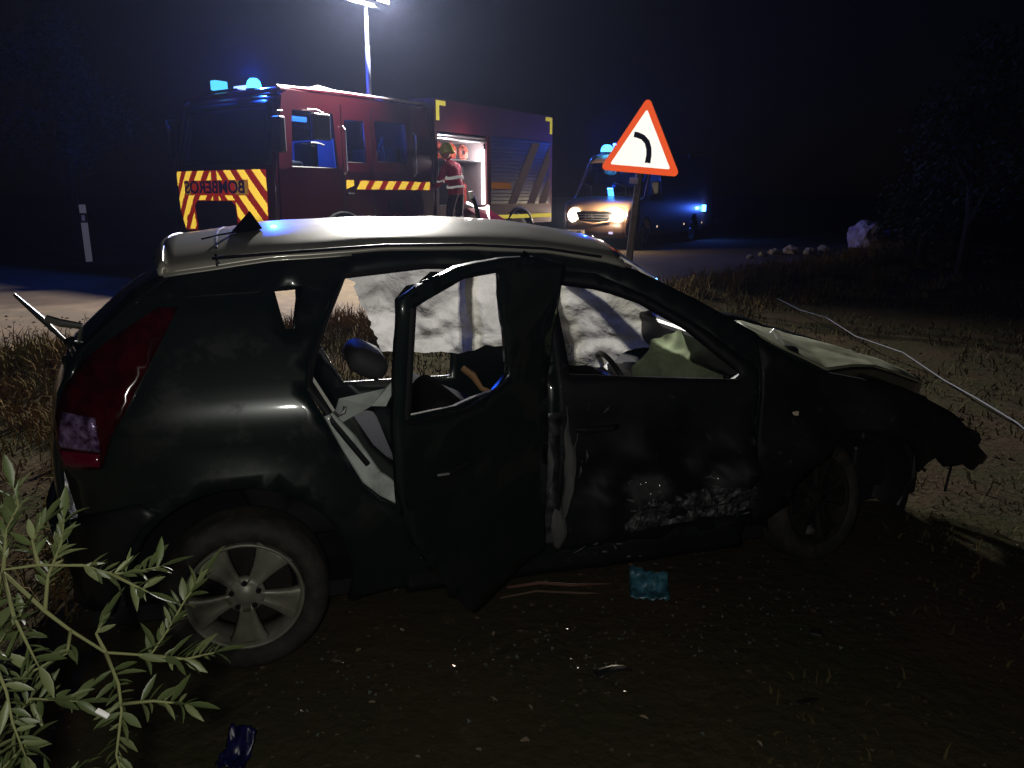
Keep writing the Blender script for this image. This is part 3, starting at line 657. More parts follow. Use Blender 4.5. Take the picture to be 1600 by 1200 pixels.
obj_ = obj('stick', tube(bmesh.new(), [(-.02, 2.93, .03), (.12, 2.96, .035), (.25, 2.95, .03), (.42, 2.97, .025)], [.006, .008, .007, .003], 6), mat('reddish_wood', (.16, .07, .05), .7), None, True)
cart(obj_, 'thin reddish stick lying on the soil left of the blue packet', 'stick')
obj_ = obj('bark_strip', tube(bmesh.new(), [(-.05, 2.86, .02), (.1, 2.9, .03), (.3, 2.88, .03), (.38, 2.9, .02)], [.004, .006, .005, .002], 5), mat('brown_bark', (.13, .08, .055), .8), None, True)
cart(obj_, 'dull brown twig lying just in front of the reddish stick', 'twig')
LEAFD = mat('pale_dry_leaf', (.3, .24, .16), .6, nz=(40, (.18, .13, .08), .4, .6))
def dead_leaf_mesh():
    v = []; 
    for i, (t_, wd) in enumerate([(0, 0), (.2, .35), (.5, .5), (.8, .3), (1, 0)]): v += [(t_ - .5, -wd * .5, .12 * math.sin(t_ * 3)), (t_ - .5, 0, .02), (t_ - .5, wd * .5, .16 * math.sin(t_ * 3))]
    f = []
    for i in range(4): a = 3 * i; f += [(a, a + 1, a + 4, a + 3), (a + 1, a + 2, a + 5, a + 4)]
    m_ = bpy.data.meshes.new('leaf'); m_.from_pydata(v, [], f); m_.materials.append(LEAFD); return m_
DL = dead_leaf_mesh()
for (x, y) in ((-.07, 2.6), (-.42, 2.63), (-.56, 2.49), (-.46, 2.2), (-.06, 2.22), (.06, 2.18), (-.1, 1.98), (.04, 2.02), (.42, 2.12), (-.28, 1.95), (.75, 2.0), (-.62, 2.42)):
    o = obj('fallen_leaf', DL, None, None, False, (x, y, gz(x, y) + .012)); s = random.uniform(.022, .042); o.scale = (s, s, s); o.rotation_euler = (random.uniform(-.4, .4), random.uniform(-.4, .4), random.uniform(0, 6.28))
    cart(o, 'small pale dry leaf lying on the dark soil in front of the wrecked car', 'leaf', 'dry leaves on the soil')

v = []; f = []
for _ in range(420):
    x = random.gauss(.6, .8); y = 2.55 + .27 * x + random.gauss(-.1, .16); a = random.uniform(0, 6.28); r_ = random.uniform(.003, .009); z = gz(x, y) + .012; i = len(v)
    for k in range(3): v.append((x + r_ * math.cos(a + k * 2.1), y + r_ * math.sin(a + k * 2.1), z + random.uniform(-.004, .006)))
    f.append((i, i + 1, i + 2))
cart(pyd('glass_crumbs', v, f, mat('glass_crumb', (.12, .15, .14), .15, 0, .8)), 'crumbs of broken window glass on the soil below the wrecked doors', 'broken glass', kind='stuff')
SHB = mat('black_shard', (.02, .02, .022), .4)
for k, (x, y, a, lab) in enumerate(((.35, 2.35, .3, 'flat black plastic shard on the soil, the largest in front of the open door'), (1.15, 2.6, 1.2, 'curved black plastic shard on the soil right of the blue packet'), (.95, 2.2, 2.2, 'small black plastic shard on the soil nearest the camera'))):
    sh = grid_sheet('plastic_shard', 6, 4, lambda u, v: ((u - .5) * (.13 - .02 * k), (v - .5) * .05 * (1 - u * .6), .012 + .02 * math.sin(u * 2.5 + k)), SHB, None, .004); sh.location = (x, y, gz(x, y)); sh.rotation_euler = (0, .1, a); cart(sh, lab, 'plastic shard')

# ================================================================= FIRE ENGINE (local: x back along the vehicle, y across to its far side)
TRK = (-3.78, 12.75, .24)
eng_ = thing('fire_engine', 'dark red fire engine with yellow and red chevron front and open side locker', 'fire engine', TRK, R(56))
TW = 2.72
REDP = mat('fire_engine_red', (.062, .003, .011), .28, 0, .5, coat=.8, nz=(.8, (.07, .003, .009), .4, .6))
DARKP = mat('dark_shutter', (.02, .01, .015), .4, .2)
BL = mat('black_bumper', (.012, .012, .013), .5)
ALU = mat('brushed_aluminium', (.5, .5, .52), .35, .9)
YEL = retro('yellow_retro_sheet', (1, .66, .07), .185); RDR = retro('red_retro_sheet', (.9, .05, .02), .28); WHR = retro('white_retro_sheet', (.9, .9, .95), .25)
YEL2 = retro('yellow_marker_tape', (1, .85, .12), .2); GRD = retro('dull_grey_marking', (.2, .16, .16), .4)
ORN = retro('orange_marking', (.5, .2, .02), .4)
# cab side walls with window openings, near side
TS = lambda x, z: (x, 0.0, z)
def cabf(x, z): return (x + (.0 if z < 1.85 else 0), .0 + (max(0, z - 1.8) * .07), z)
cab_out = [(.05, .42), (.02, 1.1), (.03, 1.8), (.12, 2.4), (.24, 2.95), (.4, 3.03), (3.85, 3.06), (3.85, .42), (1.95, .42)] + arc(1.35, .5, .58, -8, 188, 12) + [(.72, .42)]
w1 = [(.30, 1.84), (.42, 2.74), (1.30, 2.74), (1.32, 1.84)]
w2 = [(1.52, 1.95), (1.55, 2.66), (2.02, 2.68), (2.02, 1.95)]
w3 = [(2.3, 1.98), (2.3, 2.7), (3.12, 2.72), (3.14, 1.98)]
panel('cab_side', cab_out, [w1, w2, w3], cabf, REDP, eng_, .05, .25, 1, False)
panel('cab_side', cab_out, [w1, w2, w3], lambda x, z: (x, TW - max(0, z - 1.8) * .07, z), REDP, eng_, .05, .4, -1, False)
def glass(poly, fn, parent, grid=.5): return panel('window', poly, [], fn, WINGL, parent, 0, grid, 1, False)
for q in (w1, w2, w3):
    g_ = glass(q, lambda x, z: (x, cabf(x, z)[1] + .03, z), eng_)
    pts = [(x, cabf(x, z)[1] - .008, z) for x, z in q]
    obj('window_seal', tube(bmesh.new(), pts + [pts[0]], .018, 6), BL, g_)
# front wall
FF = lambda y, z: (cab_x(z) + .0 + .10 * (abs((y - TW / 2) / (TW / 2))) ** 4, y, z)
def cab_x(z): return lerp(z, [(.42, .05), (1.1, -.02), (1.8, -.03), (2.4, .1), (2.95, .2), (3.03, .34)]) - .03
panel('cab_front', [(.05, .42), (TW - .05, .42), (TW - .05, 2.9), (TW - .2, 3.0), (.2, 3.0), (.05, 2.9)], [[(.2, 1.92), (TW - .2, 1.92), (TW - .28, 2.8), (.28, 2.8)]], FF, REDP, eng_, .05, .2, 1, True)
glass([(.19, 1.9), (TW - .19, 1.9), (TW - .27, 2.81), (.27, 2.81)], lambda y, z: (FF(y, z)[0] + .02, y, z), eng_, .2)
panel('windscreen_surround', [(.12, 1.86), (TW - .12, 1.86), (TW - .2, 2.88), (.2, 2.88)], [[(.24, 1.96), (TW - .24, 1.96), (TW - .31, 2.77), (.31, 2.77)]], lambda y, z: (FF(y, z)[0] - .012, y, z), BL, eng_, .02, .2)
obj('cab_roof', bx(.25, 3.9, .1, TW - .1, 3.0, 3.09, bev=.04), REDP, eng_)
obj('roof_rail', tube(bmesh.new(), [(.25, .14, 3.085), (1.5, .11, 3.12), (3.85, .11, 3.13)], .028, 8), mat('pale_rail', (.8, .75, .75), .4), eng_)
obj('cab_rear_wall', bx(3.72, 3.8, .08, TW - .08, .6, 3.0), REDP, eng_)
CABI = mat('light_catching_lining', (.35, .35, .38), .7)  # cab surfaces made pale to catch the added blue light
obj('cab_dashboard', bx(.32, .72, .12, TW - .12, 1.3, 1.95, bev=.06), CABI, eng_)
obj('cab_bulkhead', bx(1.98, 2.03, .5, TW - .12, 1.2, 2.4), CABI, eng_)
obj('cab_floor', bx(.15, 3.7, .06, TW - .06, .9, 1.15), BL, eng_)
for (x, y) in ((1.0, .4), (1.0, 1.7), (3.1, .35), (3.1, 1.1), (3.1, 1.9)):
    se = obj('seat', bx(x - .28, x + .25, y, y + .5, 1.45, 1.6, bev=.05), SEATM, eng_); obj('backrest', bx(x + .15, x + .3, y, y + .5, 1.6, 2.3, bev=.05), SEATM, se)
obj('seat_harness', tube(bmesh.new(), [(2.95, .4, 2.45), (2.75, .38, 2.2), (2.7, .36, 2.0)], .02, 5), mat('pale_harness', (.5, .5, .5), .6), eng_)
obj('seat_harness', tube(bmesh.new(), [(3.0, .4, 2.0), (2.95, .38, 2.2), (2.85, .36, 2.45)], .02, 5), mat('pale_harness', (.5, .5, .5), .6), eng_)
lamp('added_cab_blue_light', 'POINT', (.95, 1.3, 2.6), 80, (.03, .12, 1), None, .12, parent=eng_)  # blue lights added inside the cab to tint its windows
lamp('added_cab_blue_light', 'POINT', (2.6, 1.0, 2.6), 60, (.03, .12, 1), None, .12, parent=eng_)
BLUEE = emis('blue_beacon_light', (.06, .42, 1), 5); CYANE = emis('cyan_beacon_core', (.06, .45, 1), 4.5); BLS = emis('soft_blue_glow', (.05, .25, 1), 3.2)
o = obj('added_cab_glow', bx(.46, .85, .16, .2, 2.58, 2.66), BLS, eng_)  # added glowing bar, part of the blue tint in the cab
# number-less front panel with chevrons and the mirrored word
PZ = lambda y, z, d: (FF(y, z)[0] - .016 - d, y, z)
pan = [(.32, .8), (.95, .8), (1.0, .87), (1.0, 1.22), (1.1, 1.30), (2.06, 1.30), (2.16, 1.22), (2.16, .87), (2.2, .8), (2.6, .8), (2.68, 1.1), (2.70, 1.80), (.22, 1.80), (.24, 1.1)]
base = panel('chevron_panel', pan, [], lambda y, z: PZ(y, z, 0), RDR, eng_, .01, .3, 1, False)
cxm = 1.5; lw = .16
limL = [[(1.58, 1.31), (2.70, 1.31), (2.70, 1.8), (1.58, 1.8)], [(2.18, .81), (2.59, .81), (2.68, 1.1), (2.69, 1.31), (2.18, 1.31)]]
limR = [[(.22, 1.31), (1.42, 1.31), (1.42, 1.8), (.22, 1.8)], [(.33, .81), (.94, .81), (.98, 1.31), (.235, 1.31), (.24, 1.1)]]
for sgn, lims in ((1, limL), (-1, limR)):
    for k in range(-1, 9):
        c0 = 1.2 + k * .42                                    # y offset at z=1.8, running outwards as z falls
        yy = cxm + sgn * (k * .36 - .5); y2 = yy + sgn * .18; dn = 1.1
        q = [(yy, 1.85), (y2, 1.85), (y2 + sgn * dn * .85, 1.85 - dn), (yy + sgn * dn * .85, 1.85 - dn)]
        if sgn < 0: pass
        for lm in lims:
            area = sum(q[i][0] * q[(i + 1) % 4][1] - q[(i + 1) % 4][0] * q[i][1] for i in range(4))
            qq = q if area > 0 else q[::-1]
            zone = clip(qq, lm)
            if len(zone) > 2:
                # leave the word's band free
                for band in ([(0, 1.64), (3, 1.64), (3, 1.9), (0, 1.9)], [(0, .7), (3, .7), (3, 1.39), (0, 1.39)], [(2.42, 1.39), (3, 1.39), (3, 1.64), (2.42, 1.64)], [(0, 1.39), (.62, 1.39), (.62, 1.64), (0, 1.64)]):
                    z2 = clip(zone, band)
                    if len(z2) > 2: prism('chevron_stripe', z2, PZ, .004, .009, YEL, base)
bandm = prism('word_band', [(.64, 1.40), (2.40, 1.40), (2.40, 1.63), (.64, 1.63)], PZ, .003, .012, retro('brown_yellow_band', (.75, .36, .05), .26), base)
def text(s, size, mt, parent, loc, rot, mirror=False, name='lettering', ext=.004, sx=1):
    cu = bpy.data.curves.new(name, 'FONT'); cu.body = s; cu.size = size; cu.extrude = ext; cu.align_x = 'CENTER'; cu.align_y = 'CENTER'; cu.offset = size * .02
    cu.materials.append(mt); o = bpy.data.objects.new(name, cu); C.objects.link(o); o.parent = parent; o.location = loc; o.rotation_euler = rot
    bpy.context.view_layer.update(); me = bpy.data.meshes.new_from_object(o.evaluated_get(bpy.context.evaluated_depsgraph_get()))
    k = obj(name, me, None, parent, False, loc); k.rotation_euler = rot; bpy.data.objects.remove(o)
    me.transform(Matrix.Diagonal((-sx if mirror else sx, 1, 1, 1)))
    if mirror: me.flip_normals()
    return k
text('BOMBEROS', .29, mat('violet_blue_letters', (.12, .06, .5), .5), base, (FF(1.5, 1.5)[0] - .032, 1.52, 1.515), (R(90), 0, R(-90)), True, sx=1.12)
gr = obj('grille', bx(.0, .06, 1.02, 2.14, .82, 1.27), BL, eng_)
for k in range(5): obj('grille_bar', bx(-.06, -.02, 1.06, 2.1, .86 + k * .085, .88 + k * .085), BLACKS, gr)
obj('front_bumper', bx(-.18, .3, .0, TW, .35, .8, bev=.05), REDP, eng_)
for y in (.45, TW - .45): obj('headlamp', bx(-.2, -.15, y - .2, y + .2, .5, .68, bev=.015), mat('unlit_headlamp_glass', (.3, .3, .32), .1, .3), eng_)
for y, sg in ((-.12, 1), (TW + .12, -1)):
    mr = obj('wing_mirror', bx(-.05, .08, y - .1, y + .1, 2.05, 2.6, bev=.03), BL, eng_); obj('mirror_arm', tube(bmesh.new(), [(.2, y + .12 * sg, 2.7), (-.0, y, 2.68), (0, y, 2.3)], .02, 6), BL, mr)
mg = [(.5, -.04, 2.66), (.62, -.14, 2.69), (.95, -.2, 2.64)]; obj('grab_handle', tube(bmesh.new(), [(.68, -.05, 2.76), (.85, -.07, 2.77), (1.02, -.06, 2.73)], .014, 6), ALU, eng_)
obj('grab_handle', tube(bmesh.new(), [(.72, -.05, 2.24), (.85, -.07, 2.24), (1.0, -.06, 2.21)], .014, 6), ALU, eng_)
obj('door_mirror', bx(.66, 1.02, -.24, -.12, 2.28, 2.70, bev=.03), BL, eng_)
obj('door_handle', bx(.24, .38, -.03, .0, 1.55, 1.62), ORN, eng_)
for cx in (1.35, 7.0):
    obj('wheel_arch_trim', tube(bmesh.new(), [(x, -.065, z) for x, z in arc(cx, .5, .6, 20, 160, 12)], .025, 6), BL, eng_)
for (x, z) in ((1.5, 1.38), (3.32, 1.38)): obj('door_handle', bx(x, x + .16, -.075, -.045, z, z + .05, bev=.008), BL, eng_)
for x in (1.46, 3.3): obj('grab_rail', tube(bmesh.new(), [(x, -.05, 1.75), (x, -.1, 1.8), (x, -.1, 2.5), (x, -.04, 2.55)], .016, 6), ALU, eng_)
obj('cab_step', bx(2.2, 3.2, -.1, -.045, .55, .6), ALU, eng_)
obj('small_vent', bx(2.55, 2.95, -.06, -.045, 1.1, 1.3), BL, eng_)
# cab doors' joints as recessed dark lines
for x in (1.42, 2.16, 3.25): obj('door_gap', bx(x, x + .016, -.054, -.045, .75, 2.9), BL, eng_)
# side stripe with red and yellow blocks
for a0, a1 in ((1.48, 1.66),): prism('stripe_block', [(a0, 1.5), (a1, 1.56), (a1, 1.65), (a0, 1.65)], lambda x, z, d: (x, -.052 - d, z), 0, .006, YEL, eng_)
sb_ = obj('side_stripe', bx(1.8, 3.76, -.058, -.051, 1.49, 1.65), RDR, eng_)
for k in range(6):
    a = 1.72 + k * .36; prism('stripe_block', [(p[0] if p[0] < 3.75 else 3.75, p[1]) for p in [(a, 1.495), (a + .2, 1.495), (a + .32, 1.645), (a + .12, 1.645)]], lambda x, z, d: (x, -.0585 - d, z), 0, .004, YEL, sb_)
# body behind the cab
BX0, BX1, BH = 3.95, 8.45, 3.25
body_out = [(BX0, .75), (BX0, BH), (BX1, BH), (BX1, .75), (7.6, .75)] + arc(7.0, .5, .6, 24, 156, 8) + [(6.4, .75)]
BODP = mat('engine_body_dark_red', (.075, .004, .01), .6, 0, .3, nz=(.8, (.055, .003, .008), .4, .6), dirt=(6, (.05, .02, .02), .55, .8, .8))
def TB(x, z): return (x, -.01, z)
panel('body_side', body_out, [[(4.02, 1.19), (4.02, 2.64), (5.70, 2.64), (5.70, 1.19)]], TB, BODP, eng_, .04, .4, 1, False)
panel('body_side', body_out, [], lambda x, z: (x, TW + .01, z), BODP, eng_, .04, .5, -1, False)
obj('body_roof', bx(BX0, BX1, .0, TW, BH - .05, BH + .02, bev=.02), BODP, eng_)
obj('body_rear', bx(BX1 - .05, BX1 + .01, .02, TW - .02, .75, BH), BODP, eng_)
obj('body_front', bx(BX0 - .01, BX0 + .05, .02, TW - .02, .75, BH), BODP, eng_)
obj('chassis', bx(.6, 8.2, .5, TW - .5, .45, .85), BL, eng_)
for (z, d) in ((2.56, .03), (2.50, .035)): obj('rolled_shutter', tube(bmesh.new(), [(4.02, -.0, z + .02), (5.70, -.0, z + .02)], d, 10), ALU, eng_)
for x0, x1 in ((5.82, 8.3),):
    for k in range(18): z = 1.2 + k * .08; obj('shutter_slat', bx(x0, x1, -.075, -.052, z, z + .072, bev=.006), DARKP, eng_)
# dim diagonal markings on the shutter
for x0 in (6.45, 7.25, 7.75):
    q = clip([(x0, 1.15), (x0 + .32, 1.15), (x0 + 1.42, 2.65), (x0 + 1.1, 2.65)], [(5.84, 1.2), (8.28, 1.2), (8.28, 2.6), (5.84, 2.6)])
    prism('diagonal_marking', q, lambda x, z, d: (x, -.08 - d, z), 0, .004, GRD, eng_)
obj('dim_stripe', bx(5.84, 6.6, -.084, -.077, 1.53, 1.67), ORN, eng_)
ly = obj('lower_yellow_line', bx(5.98, 8.43, -.062, -.052, .87, .96), YEL2, eng_)
for (x, sg) in ((3.99, 1), (8.43, -1)):
    prism('corner_mark', [(x, 3.22), (x + sg * .30, 3.22), (x + sg * .30, 3.13), (x + sg * .1, 3.13), (x + sg * .1, 2.84), (x, 2.84)], lambda a, z, d: (a, -.052 - d, z), 0, .006, YEL2, eng_)
# open locker with its kit, lit by its strip lamps
LK = mat('locker_lining', (.3, .27, .29), .4, .2)
lk = obj('locker', bmesh.new(), LK, eng_)
for a in ((4.02, 5.7, 1.3, 1.33, 1.19, 2.5), (4.02, 5.7, .04, 1.3, 1.16, 1.185), (4.0, 4.018, .04, 1.3, 1.19, 2.5), (5.705, 5.72, .04, 1.3, 1.19, 2.5), (4.02, 5.7, .04, 1.3, 2.5, 2.52)):
    obj('locker_wall', bx(*a), LK, lk)
ORH = mat('orange_red_hose', (.55, .09, .04), .6, nz=(18, (.3, .05, .03), .4, .6))
obj('red_blanket_bag', bx(4.1, 5.35, .5, .9, 2.14, 2.42, bev=.06), ORH, lk)
for (x, z) in ((4.35, 2.3), (4.8, 2.29), (5.2, 2.28)):
    h_ = bmesh.new()
    for r in (.07, .11, .15): lathe(h_, [(r + .02 * math.cos(a), .02 * math.sin(a)) for a in [k * math.pi / 3 for k in range(6)]], 20, close=True)
    obj('rolled_hose', h_, ORH, lk, True, (x, .22, z))
obj('shelf', bx(4.5, 5.7, .1, 1.28, 2.1, 2.13), ALU, lk)
obj('pump_panel', bx(4.05, 4.9, .8, .9, 1.25, 2.0), mat('red_grey_panel', (.35, .06, .06), .5), lk)
obj('control_box', bx(5.12, 5.4, .35, .6, 1.82, 2.0, bev=.02), BL, lk)
WT = mat('white_tube', (.8, .75, .75), .4)
for x in (4.92, 5.17): obj('upright_tube', tube(bmesh.new(), [(x, .25, 1.2), (x, .25, 1.85)], .022, 8), WT, lk)
obj('red_bottle', tube(bmesh.new(), [(5.4, .4, 1.22), (5.4, .4, 1.6), (5.4, .4, 1.68)], [.09, .09, .03], 14), mat('red_bottle', (.5, .05, .03), .3), lk)
obj('red_bottle', tube(bmesh.new(), [(5.28, .6, 1.22), (5.28, .6, 1.75)], [.08, .08], 14), mat('red_bottle2', (.5, .12, .08), .4), lk)
obj('grey_bottle', tube(bmesh.new(), [(5.5, .7, 1.2), (5.5, .7, 1.8)], [.09, .09], 14), ALU, lk)
STRIPE = emis('white_strip_lamp', (1, .93, .92), 9)
obj('strip_lamp', tube(bmesh.new(), [(5.66, .02, 1.2), (5.66, .02, 2.36)], .035, 8), STRIPE, lk)
lamp('locker_and_fill_light', 'POINT', (5.45, .15, 2.2), 22, (1, .88, .85), None, .12, parent=eng_)
lamp('locker_and_fill_light', 'POINT', (4.75, -.42, 2.3), 26, (1, .85, .85), None, .06, parent=eng_)  # unseen lamp added outside the locker to brighten the firefighter
# fold-down step, red with white edge lamp
stp = pyd('fold_down_step', [(4.95, .0, 1.16), (5.62, .0, 1.16), (5.9, -.5, .82), (5.2, -.5, .78), (4.95, .0, 1.12), (5.62, .0, 1.12), (5.9, -.5, .78), (5.2, -.5, .74)],
    [(0, 1, 2, 3), (7, 6, 5, 4), (0, 4, 5, 1), (1, 5, 6, 2), (2, 6, 7, 3), (3, 7, 4, 0)], mat('dark_red_step', (.25, .01, .03), .4), eng_)
obj('edge_lamp', tube(bmesh.new(), [(5.0, -.03, 1.24), (5.4, -.05, 1.10), (5.6, -.1, 1.12), (5.7, -.08, 1.16)], .028, 6), emis('edge_lamp_light', (1, .9, .88), 5), stp)
obj('edge_lamp', tube(bmesh.new(), [(5.68, -.08, 1.16), (5.45, -.25, .98), (5.3, -.4, .82)], .03, 6), emis('edge_lamp_light2', (1, .9, .88), 6), stp)
# fold-down standing step for the crew
obj('standing_step', bx(4.0, 4.9, -.62, -.04, .50, .54), ALU, eng_)
# wheels of the engine
def simple_wheel(par, x, y, r, wd, z=None):
    t_ = bmesh.new(); lathe(t_, [(r * .55, .02), (r * .62, 0), (r * .92, 0), (r, .04), (r, wd - .04), (r * .92, wd), (r * .6, wd)], 36); o = obj('wheel', t_, RUBBER, par, True, (x, y, z or r))
    h = bmesh.new(); lathe(h, [(.001, .03), (r * .2, .03), (r * .25, .09), (r * .5, .1), (r * .56, .02), (r * .56, .2)], 30); obj('rim', h, ALU, o, True); return o
for x in (1.35, 7.0):
    simple_wheel(eng_, x, .02, .5, .3); q = simple_wheel(eng_, x, TW - .02, .5, .3); q.rotation_euler = (0, 0, math.pi)
# beacons and roof gear
def beacon(par, x, y, z, r=.1, h=.14, m=BLUEE, power=BLUE, name='beacon'):
    b = bmesh.new(); lathe(b, [(.0001, h), (r * .5, h * .95), (r * .85, h * .7), (r, h * .3), (r, 0), (.0001, 0)], 20, 'Z'); o = obj(name, b, m, par, True, (x, y, z))
    obj('beacon_foot', (lambda q: (lathe(q, [(r * 1.1, -.04), (r * 1.1, 0), (.0001, 0)], 20, 'Z'), q)[1])(bmesh.new()), BL, o)
    if power: lamp('beacon_lamp', 'POINT', (x, y, z + h + .05), power, (.02, .11, 1), None, .05, parent=par)
    return o
beacon(eng_, .35, .82, 3.1, .12, .17, CYANE, BLUE * 1.1)
bar = obj('light_bar', bx(.3, .5, 1.2, 1.95, 3.10, 3.14, bev=.01), BL, eng_)
for y in (1.72,): obj('bar_lamp', bx(.26, .52, y, y + .14, 3.14, 3.30, bev=.02), emis('cyan_bar_light', (.08, .5, .9), 1.6), bar)
obj('bar_lamp', bx(.3, .5, .95, 1.3, 3.12, 3.17, bev=.02), emis('white_bar_light', (.25, .4, 1), 2.5), bar)
rg = bmesh.new(); tube(rg, [(1.1, .4, 3.12), (1.35, .4, 3.2), (1.9, .45, 3.16)], .04, 8); box(rg, 1.3, 1.5, .5, .8, 3.1, 3.22, .02); obj('roof_monitor', rg, ALU, eng_)
rg = bmesh.new(); tube(rg, [(3.0, .35, 3.12), (3.1, .35, 3.2), (3.6, .35, 3.18), (3.75, .35, 3.28)], .025, 8); box(rg, 2.85, 3.05, .3, .5, 3.1, 3.2, .01); obj('roof_fitting', rg, ALU, eng_)
# telescopic lighting mast
MX, MY = 2.42, .22
ma = obj('lighting_mast', tube(bmesh.new(), [(MX, MY, 3.05), (MX, MY, 4.0), (MX, MY, 4.0), (MX, MY, 4.72)], [.045, .045, .034, .034], 12), mat('grey_mast', (.16, .18, .27), .5, .2), eng_, True)
obj('mast_crossbar', bx(MX - .5, MX + .5, MY - .03, MY + .03, 4.67, 4.73), ALU, ma)
FL = emis('floodlight_glass', (1, .98, .95), 55)
import itertools
for dx in (-.33, .33):
    hs = obj('floodlight', bx(MX + dx - .17, MX + dx + .17, MY - .12, MY + .10, 4.75, 5.0, bev=.02), BL, ma)
    obj('floodlight_lens', bx(MX + dx - .15, MX + dx + .15, MY - .135, MY - .122, 4.77, 4.98), FL, hs)
X_ = Vector((math.cos(R(56)), math.sin(R(56)), 0)); Y_ = Vector((-math.sin(R(56)), math.cos(R(56)), 0))
def tl(x, y, z): return Vector(TRK) + X_ * x + Y_ * y + Vector((0, 0, z))
for dx in (-.33, .33):
    lamp('floodlight_beam', 'SPOT', tl(MX + dx, MY - .24, 4.89), FLOOD / 2, (1, .96, .9), (-4.4, 5.5, 0.2), .12, 140, 1)

# ---- firefighter standing on the step, back to us, reaching into the locker
fx = 4.18
ff = thing('firefighter', 'firefighter in red jacket and yellow helmet seen from behind at the open locker', 'person', tuple(tl(fx + .06, -.34, .54)), R(56))
def skin(name, V, Ed, rad, mt, parent, sub=2, root=0):
    m_ = bpy.data.meshes.new(name); m_.from_pydata(V, Ed, []); m_.materials.append(mt) if not isinstance(mt, list) else [m_.materials.append(q) for q in mt]
    o = bpy.data.objects.new(name, m_); C.objects.link(o); o.parent = parent
    md = o.modifiers.new('skin', 'SKIN'); md.use_smooth_shade = True; md.branch_smoothing = .6
    for i, s in enumerate(m_.skin_vertices[0].data): s.radius = rad[i] if isinstance(rad[i], tuple) else (rad[i], rad[i]); s.use_root = (i == root)
    sb = o.modifiers.new('sub', 'SUBSURF'); sb.levels = sub; sb.render_levels = sub
    return o
JK = bpy.data.materials.new('red_jacket_dark_trousers'); JK.use_nodes = True; t = JK.node_tree; b = t.nodes['Principled BSDF']; b.inputs['Roughness'].default_value = .8
tc = t.nodes.new('ShaderNodeTexCoord'); sp = t.nodes.new('ShaderNodeSeparateXYZ'); t.links.new(tc.outputs['Object'], sp.inputs[0])
gt = t.nodes.new('ShaderNodeMath'); gt.operation = 'GREATER_THAN'; gt.inputs[1].default_value = .86; t.links.new(sp.outputs['Z'], gt.inputs[0])
mx = t.nodes.new('ShaderNodeMix'); mx.data_type = 'RGBA'; mx.inputs[6].default_value = (.035, .012, .022, 1); mx.inputs[7].default_value = (.42, .025, .06, 1)
t.links.new(gt.outputs[0], mx.inputs[0]); t.links.new(mx.outputs[2], b.inputs['Base Color'])
n_ = t.nodes.new('ShaderNodeTexNoise'); n_.inputs['Scale'].default_value = 9; t.links.new(tc.outputs['Object'], n_.inputs[0]); bp = t.nodes.new('ShaderNodeBump'); bp.inputs['Strength'].default_value = .6; bp.inputs['Distance'].default_value = .04
t.links.new(n_.outputs[0], bp.inputs['Height']); t.links.new(bp.outputs[0], b.inputs['Normal'])
V = [(0, 0, .95), (0, .03, 1.12), (0, .08, 1.32), (0, .13, 1.46), (-.02, .17, 1.55), (-.04, .21, 1.66),
     (-.17, .11, 1.43), (-.27, .13, 1.27), (-.30, .2, 1.08), (-.25, .40, 1.0), (-.24, .47, .99),
     (.17, .11, 1.43), (.27, .15, 1.28), (.29, .26, 1.12), (.20, .44, 1.13), (.19, .50, 1.14),
     (-.11, .0, .88), (-.15, .07, .5), (-.17, -.01, .12), (-.17, -.01, .05), (-.17, .15, .045),
     (.11, .0, .88), (.13, .05, .5), (.14, -.03, .12), (.14, -.03, .05), (.14, .13, .045)]
Ed = [(0, 1), (1, 2), (2, 3), (3, 4), (4, 5), (3, 6), (6, 7), (7, 8), (8, 9), (9, 10), (3, 11), (11, 12), (12, 13), (13, 14), (14, 15),
      (0, 16), (16, 17), (17, 18), (18, 19), (19, 20), (0, 21), (21, 22), (22, 23), (23, 24), (24, 25)]
rad = [(.19, .14), (.19, .145), (.2, .15), (.15, .12), .06, .085, .095, .075, .062, .045, .035, .095, .075, .062, .045, .035,
       .12, .085, .065, .05, .045, .12, .085, .065, .05, .045]
skin('body', V, Ed, rad, JK, ff)
GLOVE = mat('dark_glove', (.03, .03, .03), .7); SKIN = mat('skin', (.45, .25, .18), .5)
for (hx, hy, hz_, sg) in ((-.24, .50, .985, 1), (.19, .53, 1.145, -1)):
    V2 = [(hx, hy - .02, hz_), (hx, hy + .04, hz_)]; E2 = [(0, 1)]; r2 = [.03, (.034, .016)]
    for k in range(4):
        bx0 = hx + (k - 1.5) * .019; L = (.07, .08, .075, .06)[k]; i = len(V2)
        V2 += [(bx0, hy + .075, hz_), (bx0, hy + .075 + L * .5, hz_ - .01), (bx0, hy + .075 + L * .8, hz_ - .035)]; E2 += [(1, i), (i, i + 1), (i + 1, i + 2)]; r2 += [.009, .0085, .0075]
    i = len(V2); V2 += [(hx + sg * .035, hy + .02, hz_ - .005), (hx + sg * .055, hy + .06, hz_ - .02)]; E2 += [(0, i), (i, i + 1)]; r2 += [.011, .009]
    skin('hand', V2, E2, r2, GLOVE, ff, 1)
hdm = bmesh.new(); bmesh.ops.create_uvsphere(hdm, u_segments=20, v_segments=14, radius=.1); bmesh.ops.scale(hdm, vec=(.8, .95, 1.15), verts=hdm.verts)
for v_ in hdm.verts:
    if v_.co.y > .07 and abs(v_.co.x) < .025 and -.05 < v_.co.z < .02: v_.co.y += .022
    if v_.co.z < -.06 and v_.co.y < 0: v_.co.y *= .7
bmesh.ops.translate(hdm, vec=(-.04, .22, 1.67), verts=hdm.verts); hd_ = obj('head', hdm, SKIN, ff, True)
